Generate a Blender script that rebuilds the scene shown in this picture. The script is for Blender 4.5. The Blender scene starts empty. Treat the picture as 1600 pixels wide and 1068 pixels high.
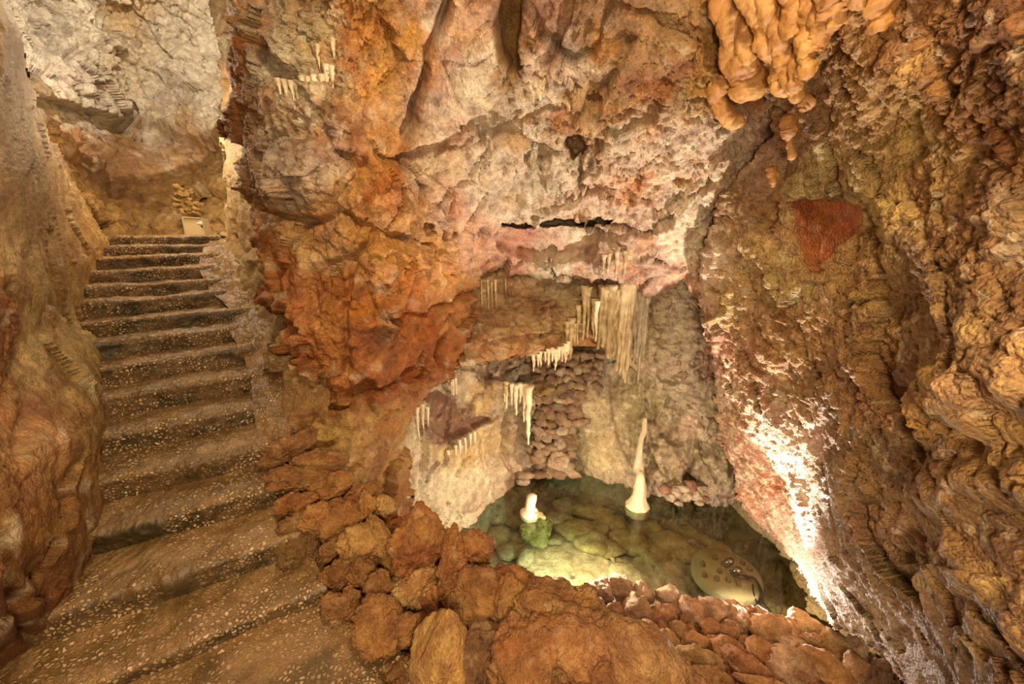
import bpy, bmesh, math, random
import numpy as np
from mathutils import Vector, Matrix
sc = bpy.context.scene
C = sc.collection
# ------------------------------------------------------------------ camera, world, lamps, exposure
F, HY, EYE = 620.0, 366.0, 1.85
PITCH = math.atan((534 - HY) / F)
cam_d = bpy.data.cameras.new('camera'); cam = bpy.data.objects.new('camera', cam_d); C.objects.link(cam)
cam_d.sensor_width = 36; cam_d.lens = F / 1600 * 36; cam_d.clip_start = .05
cam.location = (0, 0, EYE); cam.rotation_euler = (math.pi / 2 - PITCH, 0, 0)
sc.camera = cam
vs = sc.view_settings; vs.view_transform = 'Standard'; vs.look = 'None'; vs.gamma = 1; vs.use_curve_mapping = False
vs.exposure = 0.36
w = bpy.data.worlds.new('cave_world'); sc.world = w; w.use_nodes = True
w.node_tree.nodes['Background'].inputs[0].default_value = (1.0, .79, .56, 1)
w.node_tree.nodes['Background'].inputs[1].default_value = .27
cp, sp = math.cos(PITCH), math.sin(PITCH)
def ray(x, y):
    u = (np.asarray(x, float) - 800) / F; v = (534 - np.asarray(y, float)) / F
    return u, cp + v * sp, -sp + v * cp
def at(x, y, Y):                       # world point seen at that spot of the photo, Y metres ahead of the viewer
    a, b, c = ray(x, y); t = Y / b
    return np.stack([a * t, b * t + 0 * a, EYE + c * t], -1)
def atz(x, y, z):                      # same, on the horizontal plane z
    a, b, c = ray(x, y); t = (z - EYE) / c
    return np.stack([a * t, b * t, EYE + c * t], -1)
def V(p): return Vector([float(q) for q in p])
def lamp(name, loc, energy, col, radius=.1, spot=None, target=None, blend=.3):
    l = bpy.data.lights.new(name, 'SPOT' if spot else 'POINT'); o = bpy.data.objects.new(name, l); C.objects.link(o)
    l.energy = energy; l.color = col; l.shadow_soft_size = radius; o.location = loc
    if spot:
        l.spot_size = math.radians(spot); l.spot_blend = blend
        o.rotation_euler = (Vector(target) - Vector(loc)).to_track_quat('-Z', 'Y').to_euler()
    return o
WATER = -1.60
lamp('overhead_fill', (.15, .2, 3.5), 235, (1, .78, .50), .15)  # unseen warm fill added above the viewer
lamp('stair_lamp', (-3.5, 4.1, 3.6), 55, (1, .78, .50), .1)
lamp('viewer_fill', (.15, -.4, 1.75), 165, (1, .78, .50), .15)  # unseen fill added behind the viewer to brighten foreground and right wall
lamp('pool_edge_lamp', V(at(1210, 935, 2.75)), 45, (1, .86, .74), .04)
lamp('ceiling_boost', V(at(1200, 925, 2.85)), 640, (1, .86, .74), .04, 66, V(at(1020, 220, 3.1)), .4)  # extra spot added beside the pool edge lamp to brighten the ceiling
lamp('grotto_lamp', V(at(905, 890, 3.4)) + Vector((0, 0, .35)), 80, (1, .79, .56), .06)
lamp('underwater_lamp', V(atz(866, 906, -1.85)), 11, (.50, 1, .66), .05)
LC = np.array([-4.1, 5.1, 4.8]); dA, dC = [(lambda v: v / np.linalg.norm(v))(at(*q) - LC) for q in ((60, 165, 5.3), (340, 212, 7.7))]
pm = np.cross(dA, dC); pm /= np.linalg.norm(pm); pm *= np.sign(pm[2]); ax = (dA + dC) / np.linalg.norm(dA + dC) * math.cos(math.radians(62)) + pm * math.sin(math.radians(62))
lamp('chamber_lamp', LC, 290, (1, .91, .82), .03, 124, V(LC + ax), .02)
lamp('low_chamber_fill', (-4.0, 5.0, 3.0), 55, (1, .78, .50), .1)  # soft fill added to lift the dark lower part of the chamber
# ------------------------------------------------------------------ noise
rs = np.random.RandomState(7)
PERM = rs.permutation(256); PERM = np.concatenate([PERM, PERM, PERM])
GR = rs.normal(size=(256, 3)); GR /= np.linalg.norm(GR, axis=1)[:, None]
RV = rs.rand(256, 3)
def _h(i, j, k): return PERM[(PERM[(PERM[i & 255] + j) & 255] + k) & 255]
def pn(P, f, seed=0):
    Q = P * f + seed * 17.31; I = np.floor(Q).astype(np.int64); R = Q - I
    U = R * R * R * (R * (R * 6 - 15) + 10); out = 0
    for a in (0, 1):
        wa = U[:, 0] if a else 1 - U[:, 0]
        for b in (0, 1):
            wb = U[:, 1] if b else 1 - U[:, 1]
            for c in (0, 1):
                wc = U[:, 2] if c else 1 - U[:, 2]
                g = GR[_h(I[:, 0] + a, I[:, 1] + b, I[:, 2] + c)]
                out = out + wa * wb * wc * (g[:, 0] * (R[:, 0] - a) + g[:, 1] * (R[:, 1] - b) + g[:, 2] * (R[:, 2] - c))
    return out * 1.6
def fbm(P, f, octs=4, seed=0, gain=.5, ridge=False):
    s = 0; a = 1
    for o in range(octs):
        n = pn(P, f * 2.03 ** o, seed + o * 3)
        s = s + a * ((1 - 2 * np.abs(n)) if ridge else n); a *= gain
    return s
def worley(P, f, seed=0):
    Q = P * f + seed * 9.7; I = np.floor(Q).astype(np.int64); n = len(P)
    F1 = np.full(n, 9.); F2 = np.full(n, 9.); ID = np.zeros(n, np.int64); D1 = np.zeros((n, 3))
    for a in (-1, 0, 1):
        for b in (-1, 0, 1):
            for c in (-1, 0, 1):
                J = I + (a, b, c); h = _h(J[:, 0], J[:, 1], J[:, 2]); d = J + RV[h] - Q
                r = (d * d).sum(1); m = r < F1
                F2 = np.where(m, F1, np.minimum(F2, r)); F1 = np.where(m, r, F1); ID = np.where(m, h, ID); D1[m] = d[m]
    return np.sqrt(F1), np.sqrt(F2), ID, D1
def facets(P, f, seed=0, slope=.6, off=.25, crack=.25, cw=.06):     # broken blocky rock, in metres
    W = P + .12 / f * np.stack([fbm(P, f * 1.7, 2, seed + k) for k in range(3)], -1) * 2
    F1, F2, ID, D = worley(W, f, seed)
    g = GR[(ID * 7 + 3) & 255]
    return ((-D * g).sum(1) * slope + (RV[ID, 0] - .5) * 2 * off - crack * np.exp(-((F2 - F1) / cw) ** 2)) / f
def popcorn(P, f, seed=0):                                          # cave coral knobs
    F1, F2, ID, D = worley(P, f, seed)
    r = .55 + .35 * RV[ID, 1]
    return np.sqrt(np.clip(1 - (F1 / r) ** 2, 0, 1)) * (.4 + .6 * RV[ID, 2]) / f
def lin(c):
    if isinstance(c, str): c = [int(c[i:i + 2], 16) / 255 for i in (0, 2, 4)]
    c = np.asarray(c, float)
    return np.where(c < .04045, c / 12.92, ((c + .055) / 1.055) ** 2.4)
# ------------------------------------------------------------------ materials
def nodes(name):
    m = bpy.data.materials.new(name); m.use_nodes = True; nt = m.node_tree
    return m, nt, nt.nodes, nt.links, nt.nodes['Principled BSDF']
def rock_mat(name, rough=.62, spec=.35, mott=1.0, bump=.5, fine=60., col=None, knobs=0.):
    m, nt, N, L, B = nodes(name)
    tc = N.new('ShaderNodeNewGeometry')
    n1 = N.new('ShaderNodeTexNoise'); n1.inputs['Scale'].default_value = 9; n1.inputs['Detail'].default_value = 9; n1.inputs['Roughness'].default_value = .68
    n2 = N.new('ShaderNodeTexNoise'); n2.inputs['Scale'].default_value = fine; n2.inputs['Detail'].default_value = 6; n2.inputs['Roughness'].default_value = .7
    n3 = N.new('ShaderNodeTexVoronoi'); n3.inputs['Scale'].default_value = fine * 1.6
    for n in (n1, n2, n3): L.new(tc.outputs['Position'], n.inputs['Vector'])
    if col is None:
        a = N.new('ShaderNodeVertexColor'); a.layer_name = 'Col'; src = a.outputs['Color']
    else:
        a = N.new('ShaderNodeRGB'); a.outputs[0].default_value = (*lin(col), 1); src = a.outputs[0]
    r1 = N.new('ShaderNodeMapRange'); r1.inputs[1].default_value = .32; r1.inputs[2].default_value = .68
    r1.inputs[3].default_value = 1 - .30 * mott; r1.inputs[4].default_value = 1 + .22 * mott
    L.new(n1.outputs['Fac'], r1.inputs[0])
    r2 = N.new('ShaderNodeMapRange'); r2.inputs[1].default_value = .3; r2.inputs[2].default_value = .7
    r2.inputs[3].default_value = 1 - .25 * mott; r2.inputs[4].default_value = 1 + .25 * mott
    L.new(n2.outputs['Fac'], r2.inputs[0])
    mu = N.new('ShaderNodeMath'); mu.operation = 'MULTIPLY'; L.new(r1.outputs[0], mu.inputs[0]); L.new(r2.outputs[0], mu.inputs[1])
    vm = N.new('ShaderNodeVectorMath'); vm.operation = 'SCALE'; L.new(src, vm.inputs[0]); L.new(mu.outputs[0], vm.inputs['Scale'])
    hs = N.new('ShaderNodeHueSaturation'); L.new(vm.outputs[0], hs.inputs['Color'])
    rh = N.new('ShaderNodeMapRange'); rh.inputs[1].default_value = .35; rh.inputs[2].default_value = .65
    rh.inputs[3].default_value = .5 - .006 * mott; rh.inputs[4].default_value = .5 + .004 * mott
    n4 = N.new('ShaderNodeTexNoise'); n4.inputs['Scale'].default_value = 4.5; n4.inputs['Detail'].default_value = 5
    L.new(tc.outputs['Position'], n4.inputs['Vector']); L.new(n4.outputs['Fac'], rh.inputs[0]); L.new(rh.outputs[0], hs.inputs['Hue'])
    L.new(hs.outputs[0], B.inputs['Base Color'])
    ad = N.new('ShaderNodeMath'); ad.operation = 'MULTIPLY_ADD'; L.new(n3.outputs['Distance'], ad.inputs[0]); ad.inputs[1].default_value = -.5 - knobs
    L.new(n2.outputs['Fac'], ad.inputs[2])
    n5 = N.new('ShaderNodeTexNoise'); n5.inputs['Scale'].default_value = fine * .35; n5.inputs['Detail'].default_value = 8; n5.inputs['Roughness'].default_value = .65; L.new(tc.outputs['Position'], n5.inputs['Vector'])
    a2 = N.new('ShaderNodeMath'); a2.operation = 'MULTIPLY_ADD'; L.new(n5.outputs['Fac'], a2.inputs[0]); a2.inputs[1].default_value = 2.2; L.new(ad.outputs[0], a2.inputs[2]); ad = a2
    bp = N.new('ShaderNodeBump'); bp.inputs['Strength'].default_value = min(1, bump * 1.4); bp.inputs['Distance'].default_value = .016
    L.new(ad.outputs[0], bp.inputs['Height']); L.new(bp.outputs[0], B.inputs['Normal'])
    rr = N.new('ShaderNodeMapRange'); rr.inputs[3].default_value = rough - .2; rr.inputs[4].default_value = rough + .2; L.new(n1.outputs['Fac'], rr.inputs[0])
    L.new(rr.outputs[0], B.inputs['Roughness']); B.inputs['Specular IOR Level'].default_value = spec
    return m
ROCK = rock_mat('cave_rock', mott=1.3, bump=.7)
WET = rock_mat('damp_knobbly_rock', .58, .35, 1.3, .8, 48., knobs=.5)
SMOOTH = rock_mat('flowstone', .5, .45, .55, .22, 40.)
def pebble_mat():
    m, nt, N, L, B = nodes('pebble_concrete')
    g = N.new('ShaderNodeNewGeometry')
    wp = N.new('ShaderNodeTexNoise'); wp.inputs['Scale'].default_value = 25; L.new(g.outputs['Position'], wp.inputs['Vector'])
    mx = N.new('ShaderNodeMix'); mx.data_type = 'VECTOR'; mx.inputs[0].default_value = .018; L.new(g.outputs['Position'], mx.inputs[4]); L.new(wp.outputs['Color'], mx.inputs[5])
    v = N.new('ShaderNodeTexVoronoi'); v.inputs['Scale'].default_value = 50; v.inputs['Randomness'].default_value = 1; L.new(mx.outputs[1], v.inputs['Vector'])
    e = N.new('ShaderNodeTexVoronoi'); e.feature = 'DISTANCE_TO_EDGE'; e.inputs['Scale'].default_value = 50; L.new(mx.outputs[1], e.inputs['Vector'])
    st = N.new('ShaderNodeMapRange'); st.inputs[1].default_value = .10; st.inputs[2].default_value = .22; L.new(e.outputs['Distance'], st.inputs[0])
    sep = N.new('ShaderNodeSeparateColor'); L.new(v.outputs['Color'], sep.inputs[0])
    pick = N.new('ShaderNodeMapRange'); pick.inputs[1].default_value = .3; pick.inputs[2].default_value = .42; L.new(sep.outputs[0], pick.inputs[0])
    big = N.new('ShaderNodeTexNoise'); big.inputs['Scale'].default_value = 3.2; big.inputs['Detail'].default_value = 4; L.new(g.outputs['Position'], big.inputs['Vector'])
    br = N.new('ShaderNodeMapRange'); br.inputs[1].default_value = .36; br.inputs[2].default_value = .56; L.new(big.outputs['Fac'], br.inputs[0])
    f1 = N.new('ShaderNodeMath'); f1.operation = 'MULTIPLY'; L.new(st.outputs[0], f1.inputs[0]); L.new(pick.outputs[0], f1.inputs[1])
    f2 = N.new('ShaderNodeMath'); f2.operation = 'MULTIPLY'; L.new(f1.outputs[0], f2.inputs[0]); L.new(br.outputs[0], f2.inputs[1])
    cr = N.new('ShaderNodeValToRGB'); cr.color_ramp.elements[0].color = (*lin('a87a48'), 1); cr.color_ramp.elements[1].color = (*lin('d8b888'), 1); L.new(sep.outputs[1], cr.inputs[0])
    a = N.new('ShaderNodeVertexColor'); a.layer_name = 'Col'
    n2 = N.new('ShaderNodeTexNoise'); n2.inputs['Scale'].default_value = 120; n2.inputs['Detail'].default_value = 5; L.new(g.outputs['Position'], n2.inputs['Vector'])
    r2 = N.new('ShaderNodeMapRange'); r2.inputs[1].default_value = .3; r2.inputs[2].default_value = .7; r2.inputs[3].default_value = .65; r2.inputs[4].default_value = 1.35; L.new(n2.outputs['Fac'], r2.inputs[0])
    vm = N.new('ShaderNodeVectorMath'); vm.operation = 'SCALE'; L.new(a.outputs[0], vm.inputs[0]); L.new(r2.outputs[0], vm.inputs['Scale'])
    mc = N.new('ShaderNodeMix'); mc.data_type = 'RGBA'; L.new(f2.outputs[0], mc.inputs[0]); L.new(vm.outputs[0], mc.inputs[6]); L.new(cr.outputs[0], mc.inputs[7])
    L.new(mc.outputs[2], B.inputs['Base Color'])
    hh = N.new('ShaderNodeMath'); hh.operation = 'MULTIPLY_ADD'; L.new(n2.outputs['Fac'], hh.inputs[0]); hh.inputs[1].default_value = .5; L.new(f2.outputs[0], hh.inputs[2])
    bp = N.new('ShaderNodeBump'); bp.inputs['Strength'].default_value = .8; bp.inputs['Distance'].default_value = .008; L.new(hh.outputs[0], bp.inputs['Height']); L.new(bp.outputs[0], B.inputs['Normal'])
    B.inputs['Roughness'].default_value = .42; B.inputs['Specular IOR Level'].default_value = .5
    return m
PEBBLE = pebble_mat()
def plain(name, col, rough=.5, metal=0.):
    m, nt, N, L, B = nodes(name); n = N.new('ShaderNodeTexNoise'); n.inputs['Scale'].default_value = 30; n.inputs['Detail'].default_value = 5
    g = N.new('ShaderNodeNewGeometry'); L.new(g.outputs['Position'], n.inputs['Vector'])
    r = N.new('ShaderNodeMapRange'); r.inputs[3].default_value = .88; r.inputs[4].default_value = 1.1; L.new(n.outputs['Fac'], r.inputs[0])
    vm = N.new('ShaderNodeVectorMath'); vm.operation = 'SCALE'; vm.inputs[0].default_value = lin(col); L.new(r.outputs[0], vm.inputs['Scale']); L.new(vm.outputs[0], B.inputs['Base Color'])
    B.inputs['Roughness'].default_value = rough; B.inputs['Metallic'].default_value = metal
    return m
# ------------------------------------------------------------------ mesh helpers
def tag(o, label=None, cat=None, group=None, kind=None):
    for k, v in (('label', label), ('category', cat), ('group', group), ('kind', kind)):
        if v: o[k] = v
    return o
def link(name, me, mat, parent=None, smooth=True):
    o = bpy.data.objects.new(name, me); C.objects.link(o)
    if mat: me.materials.append(mat)
    if smooth: me.polygons.foreach_set('use_smooth', np.ones(len(me.polygons), bool))
    if parent:
        o.parent = parent
        if parent.type == 'EMPTY': o.matrix_parent_inverse = Matrix.Translation(parent.location).inverted()
    return o
def mesh(name, verts, faces, cols=None):        # faces: (n,3) or (n,4) array or a list of such arrays
    me = bpy.data.meshes.new(name)
    fl = faces if isinstance(faces, list) else [faces]
    fl = [np.asarray(f) for f in fl if len(f)]
    verts = np.asarray(verts, float)
    me.vertices.add(len(verts)); me.vertices.foreach_set('co', verts.ravel())
    idx = np.concatenate([f.ravel() for f in fl]); tot = np.concatenate([np.full(len(f), f.shape[1]) for f in fl])
    me.loops.add(len(idx)); me.loops.foreach_set('vertex_index', idx)
    me.polygons.add(len(tot)); me.polygons.foreach_set('loop_start', np.concatenate([[0], np.cumsum(tot)[:-1]])); me.polygons.foreach_set('loop_total', tot)
    me.update(calc_edges=True); me.validate()
    if cols is not None:
        a = me.color_attributes.new('Col', 'FLOAT_COLOR', 'POINT')
        cc = np.ones((len(verts), 4)); cc[:, :3] = np.clip(cols, 0, 1); a.data.foreach_set('color', cc.ravel())
    return me
def empty(name, loc, label=None, cat=None, group=None, kind=None):
    o = bpy.data.objects.new(name, None); C.objects.link(o); o.location = loc; o.empty_display_size = .1
    return tag(o, label, cat, group, kind)
def tps(ctrl):
    c = np.array(ctrl, float); x = c[:, :2] / 200; y = np.log(c[:, 2]); n = len(c)
    def U(r2): return np.where(r2 > 0, r2 * np.log(np.maximum(r2, 1e-12)), 0)
    K = U(((x[:, None] - x[None]) ** 2).sum(-1)) + np.eye(n) * .02
    Pm = np.c_[np.ones(n), x]; A = np.block([[K, Pm], [Pm.T, np.zeros((3, 3))]])
    s = np.linalg.solve(A, np.r_[y, 0, 0, 0])
    def f(X, Y):
        q = np.stack([X, Y], -1) / 200; out = s[n] + q @ s[n + 1:]
        for i in range(n): out = out + s[i] * U(((q - x[i]) ** 2).sum(-1))
        return np.exp(out)
    return f
def inpoly(X, Y, poly):
    r = np.zeros(X.shape, bool); n = len(poly)
    for i in range(n):
        (x1, y1), (x2, y2) = poly[i], poly[(i + 1) % n]
        if y1 == y2: continue
        r ^= ((y1 > Y) != (y2 > Y)) & (X < (x2 - x1) * (Y - y1) / (y2 - y1) + x1)
    return r
def pdist(X, Y, line):                # distance to a polyline, side (+ = right of travel on screen), parameter 0..1
    best = np.full(X.shape, 1e9); side = np.zeros(X.shape); par = np.zeros(X.shape); n = len(line) - 1
    for i in range(n):
        (x1, y1), (x2, y2) = line[i], line[i + 1]; dx, dy = x2 - x1, y2 - y1; L2 = dx * dx + dy * dy + 1e-9
        t = np.clip(((X - x1) * dx + (Y - y1) * dy) / L2, 0, 1); d = np.hypot(X - x1 - t * dx, Y - y1 - t * dy); m = d < best
        best = np.where(m, d, best); side = np.where(m, np.sign(dx * (Y - y1) - dy * (X - x1)), side); par = np.where(m, (i + t) / n, par)
    return best, side, par
def sst(x): x = np.clip(x, 0, 1); return x * x * (3 - 2 * x)
TINT = np.array([1, .80, .58])
def pc(c, gain=1.0):                  # a colour read off under the warm lamps -> the rock's own colour
    c = lin(c) / TINT * gain; r = c[..., 0]; g = np.minimum(c[..., 1] * .97 + .008, r * .83); b = np.minimum(c[..., 2] * .98 + .003, g * .68)
    return np.clip(np.stack([r, g, b], -1), .004, .92)
def colour(X, Y, P, pts, warp=26, seed=0, power=2.2):
    q = np.c_[X, Y, 0 * X]
    Xw = X + warp * fbm(q, 1 / 60, 4, seed + 50, .6); Yw = Y + warp * fbm(q, 1 / 60, 4, seed + 61, .6)
    tot = 0; acc = 0
    for p in pts:
        wgt = 1 / (((Xw - p[0]) ** 2 + (Yw - p[1]) ** 2 + 120) ** power) * (p[3] if len(p) > 3 else 1)
        acc = acc + wgt[:, None] * pc(p[2]); tot = tot + wgt
    return acc / tot[:, None]
def relief(name, ctrl, box, step, disp, cols, poly=None, sil=None, feats=(), mat=None, back=.35, jag=5, seed=0, warp=5, mottle=(), cwarp=26):
    """rock face through real depth points; disp(P,X,Y) gives its outward relief in metres"""
    x0, y0, x1, y1 = box
    gx = np.arange(x0, x1 + step, step, dtype=float); gy = np.arange(y0, y1 + step, step, dtype=float)
    X, Y = np.meshgrid(gx, gy); H, Wd = X.shape; f = tps(ctrl); x = X.ravel(); y = Y.ravel()
    q = np.c_[x, y, 0 * x]
    wx = x + warp * fbm(q, 1 / 34, 3, seed + 5); wy = y + warp * fbm(q, 1 / 34, 3, seed + 9)
    D = f(x, y)
    base = at(x, y, D).reshape(H, Wd, 3)
    tx = np.gradient(base, axis=1); ty = np.gradient(base, axis=0); n = np.cross(tx, ty).reshape(-1, 3)
    n /= np.linalg.norm(n, axis=1)[:, None] + 1e-12
    b = base.reshape(-1, 3); s = np.sign((n * (b - (0, 0, EYE))).sum(1)); n *= -s[:, None]
    face = np.abs((n * ((0, 0, EYE) - b) / np.linalg.norm(b - (0, 0, EYE), axis=1)[:, None]).sum(1))
    # lean the normals a little to the viewer so that steep faces stay single-valued
    vdir = (0, 0, EYE) - b; vdir /= np.linalg.norm(vdir, axis=1)[:, None]; n = n * .6 + vdir * .4; n /= np.linalg.norm(n, axis=1)[:, None]
    keep = np.ones(len(x)); vd = np.zeros(len(x))
    col = colour(x, y, b, cols, cwarp, seed); dd = np.zeros(len(x)); extra = np.zeros(len(x))
    for ft in feats:
        k = ft[0]
        if k == 'crack':
            _, line, wpx, dep = ft[:4]; d, s_, t = pdist(wx, wy, line); dd += -dep * np.exp(-(d / wpx) ** 2)
        elif k == 'step':                     # the right-hand side of the line drops back by dep, recovering over rec px
            _, line, dep, rec = ft[:4]; d, s_, t = pdist(wx, wy, line); m = s_ > 0
            endf = sst(t * 6) * sst((1 - t) * 6)
            dd += -dep * m * np.exp(-d / rec) * endf * sst(d / 2.5)
        elif k == 'hole':
            _, (cx, cy, rx, ry), dep = ft[:3]; r = np.hypot((wx - cx) / rx, (wy - cy) / ry); vd += dep * sst((1.15 - r) / .45)
        elif k == 'bulge':
            _, (cx, cy, rx, ry), dep = ft[:3]; r = np.hypot((wx - cx) / rx, (wy - cy) / ry); dd += dep * np.clip(1 - r * r, 0, 1) ** .85
        elif k == 'poly':                     # patch: recess, colour, how much fine relief stays
            _, pl, dep, cc, kp = ft[:5]; ins = inpoly(wx, wy, pl); d, _, _ = pdist(wx, wy, pl + [pl[0]]); a = np.where(ins, sst(d / (ft[5] if len(ft) > 5 else 5)), 0)
            if dep > .3: vd += dep * a
            else: dd += -dep * a
            keep *= 1 - a * (1 - kp)
            if cc: ca = np.where(ins, sst(d / 3), 0)[:, None]; col = col * (1 - ca) + pc(cc) * ca
    dd += disp(b, x, y) * keep
    for (cc, fr, lo, hi, amt, sd, *rg) in mottle:  # mineral staining; some regional speckle also paints in lamplit knob tips
        a = sst((fbm(b, fr, 5, sd, .6) - lo) / (hi - lo))[:, None] * amt * (.35 + .65 * keep[:, None])
        if rg: a = a * np.clip(1.3 * gz(x, y, *rg[0]), 0, 1)[:, None]
        col = col * (1 - a) + pc(cc) * a
    P = b + n * (dd * np.clip(face * 2.4, .18, 1))[:, None]
    P += -vdir * vd[:, None]
    if sil is not None:
        line, wpx, R = sil; d, _, _ = pdist(wx, wy, line); t = np.clip(d / wpx, 0, 1)
        P += -vdir * (R * (1 - np.sqrt(np.clip(1 - (1 - t) ** 2, 0, 1))))[:, None]
    ok = np.ones(H * Wd, bool)
    if poly is not None:
        jx = jag * fbm(q, 1 / 18, 3, seed + 21); jy = jag * fbm(q, 1 / 18, 3, seed + 27)
        ok = inpoly(x + jx, y + jy, poly)
    ok = ok.reshape(H, Wd); fq = ok[:-1, :-1] & ok[1:, :-1] & ok[:-1, 1:] & ok[1:, 1:]
    ii = np.arange(H * Wd).reshape(H, Wd)
    quads = np.stack([ii[:-1, :-1][fq], ii[1:, :-1][fq], ii[1:, 1:][fq], ii[:-1, 1:][fq]], -1)
    used, inv = np.unique(quads.ravel(), return_inverse=True); quads = inv.reshape(-1, 4); P2 = P[used]; c2 = col[used]
    # sides: the border of the face runs back into the rock
    e = np.concatenate([quads[:, [i, (i + 1) % 4]] for i in range(4)]); es = np.sort(e, 1); key = es[:, 0] * len(used) + es[:, 1]
    u, first, cnt = np.unique(key, return_index=True, return_counts=True); be = e[first[cnt == 1]]
    bv = np.unique(be.ravel()); mp = -np.ones(len(used), np.int64); mp[bv] = np.arange(len(bv)) + len(used)
    pb = P2[bv] - vdir[used][bv] * back
    sk = np.stack([be[:, 1], be[:, 0], mp[be[:, 0]], mp[be[:, 1]]], -1)
    me = mesh(name, np.vstack([P2, pb]), np.vstack([quads, sk]), np.vstack([c2, c2[bv]]))
    return link(name, me, mat or ROCK)
# ------------------------------------------------------------------ setting: cave walls
def gz(X, Y, cx, cy, rx, ry): return np.exp(-(((X - cx) / rx) ** 2 + ((Y - cy) / ry) ** 2))
def struct(o): return tag(o, kind='structure')
# left wall
def d_left(P, X, Y):
    pcn = gz(X, Y, 0, 500, 60, 500)
    return facets(P, 1.4, 1, .2, .0, .0) * .7 + facets(P * (1, 1, .6), 5, 2, .3, .0, .02) * .45 + fbm(P, 2.5, 4, 3) * .05 + fbm(P, 14, 4, 4, .6) * .012 + popcorn(P, 26, 5) * .35 * pcn + fbm(P * (1, 1, .5), 34, 3, 6) * .006
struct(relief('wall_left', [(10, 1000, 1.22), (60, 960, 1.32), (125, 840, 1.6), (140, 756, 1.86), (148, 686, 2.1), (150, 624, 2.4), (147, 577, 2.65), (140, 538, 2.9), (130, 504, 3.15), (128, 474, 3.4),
    (130, 448, 3.55), (138, 424, 3.75), (150, 385, 4.1), (162, 366, 4.5), (200, 600, 3.3), (200, 480, 4.3), (200, 800, 2.3), (100, 600, 2.2), (60, 600, 1.95), (0, 600, 1.62), (100, 450, 2.75), (60, 450, 2.3), (0, 450, 1.8),
    (60, 300, 2.7), (0, 300, 1.85), (100, 300, 3.6), (130, 340, 4.2), (0, 100, 1.9), (40, 100, 2.6), (60, 150, 3.1), (75, 200, 3.4), (80, 760, 1.55), (0, 760, 1.25), (40, 880, 1.18), (0, 950, 1.0),
    (-200, 540, 1.15), (-200, 100, 1.3), (-200, 900, .9), (-480, 100, .85), (-480, 540, .75), (-480, 1000, .65), (10, 10, 2.2), (-100, -100, 1.6), (30, 930, 1.2)],
    (-490, -140, 232, 1120), 2.6, d_left,
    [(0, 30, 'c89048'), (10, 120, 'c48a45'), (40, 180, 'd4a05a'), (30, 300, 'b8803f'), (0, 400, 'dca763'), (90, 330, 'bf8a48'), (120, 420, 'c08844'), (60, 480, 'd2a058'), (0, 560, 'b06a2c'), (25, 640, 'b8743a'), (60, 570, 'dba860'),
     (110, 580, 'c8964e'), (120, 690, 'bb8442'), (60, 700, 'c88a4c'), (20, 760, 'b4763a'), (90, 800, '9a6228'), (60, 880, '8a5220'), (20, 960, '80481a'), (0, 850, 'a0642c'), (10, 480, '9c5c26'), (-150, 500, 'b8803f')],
    poly=[(-485, -130), (8, -130), (14, 0), (38, 60), (46, 110), (62, 150), (78, 210), (100, 240), (160, 366), (230, 380), (228, 1000), (150, 1110), (-485, 1110)],
    sil=([(8, -130), (14, 0), (38, 60), (46, 110), (62, 150), (78, 210)], 22, .5),
    feats=[('crack', [(20, 450), (30, 560), (45, 640), (35, 700)], 9, .06), ('crack', [(0, 790), (30, 830), (20, 900), (40, 990)], 12, .12), ('step', [(130, 700), (110, 780), (100, 860), (60, 930)], .12, 40), ('bulge', (90, 640, 75, 130), .10)],
    mottle=[('7d431a', 2.2, .15, .7, .5, 11), ('ecc88c', 5, .35, .8, .45, 12)], mat=ROCK))
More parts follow.
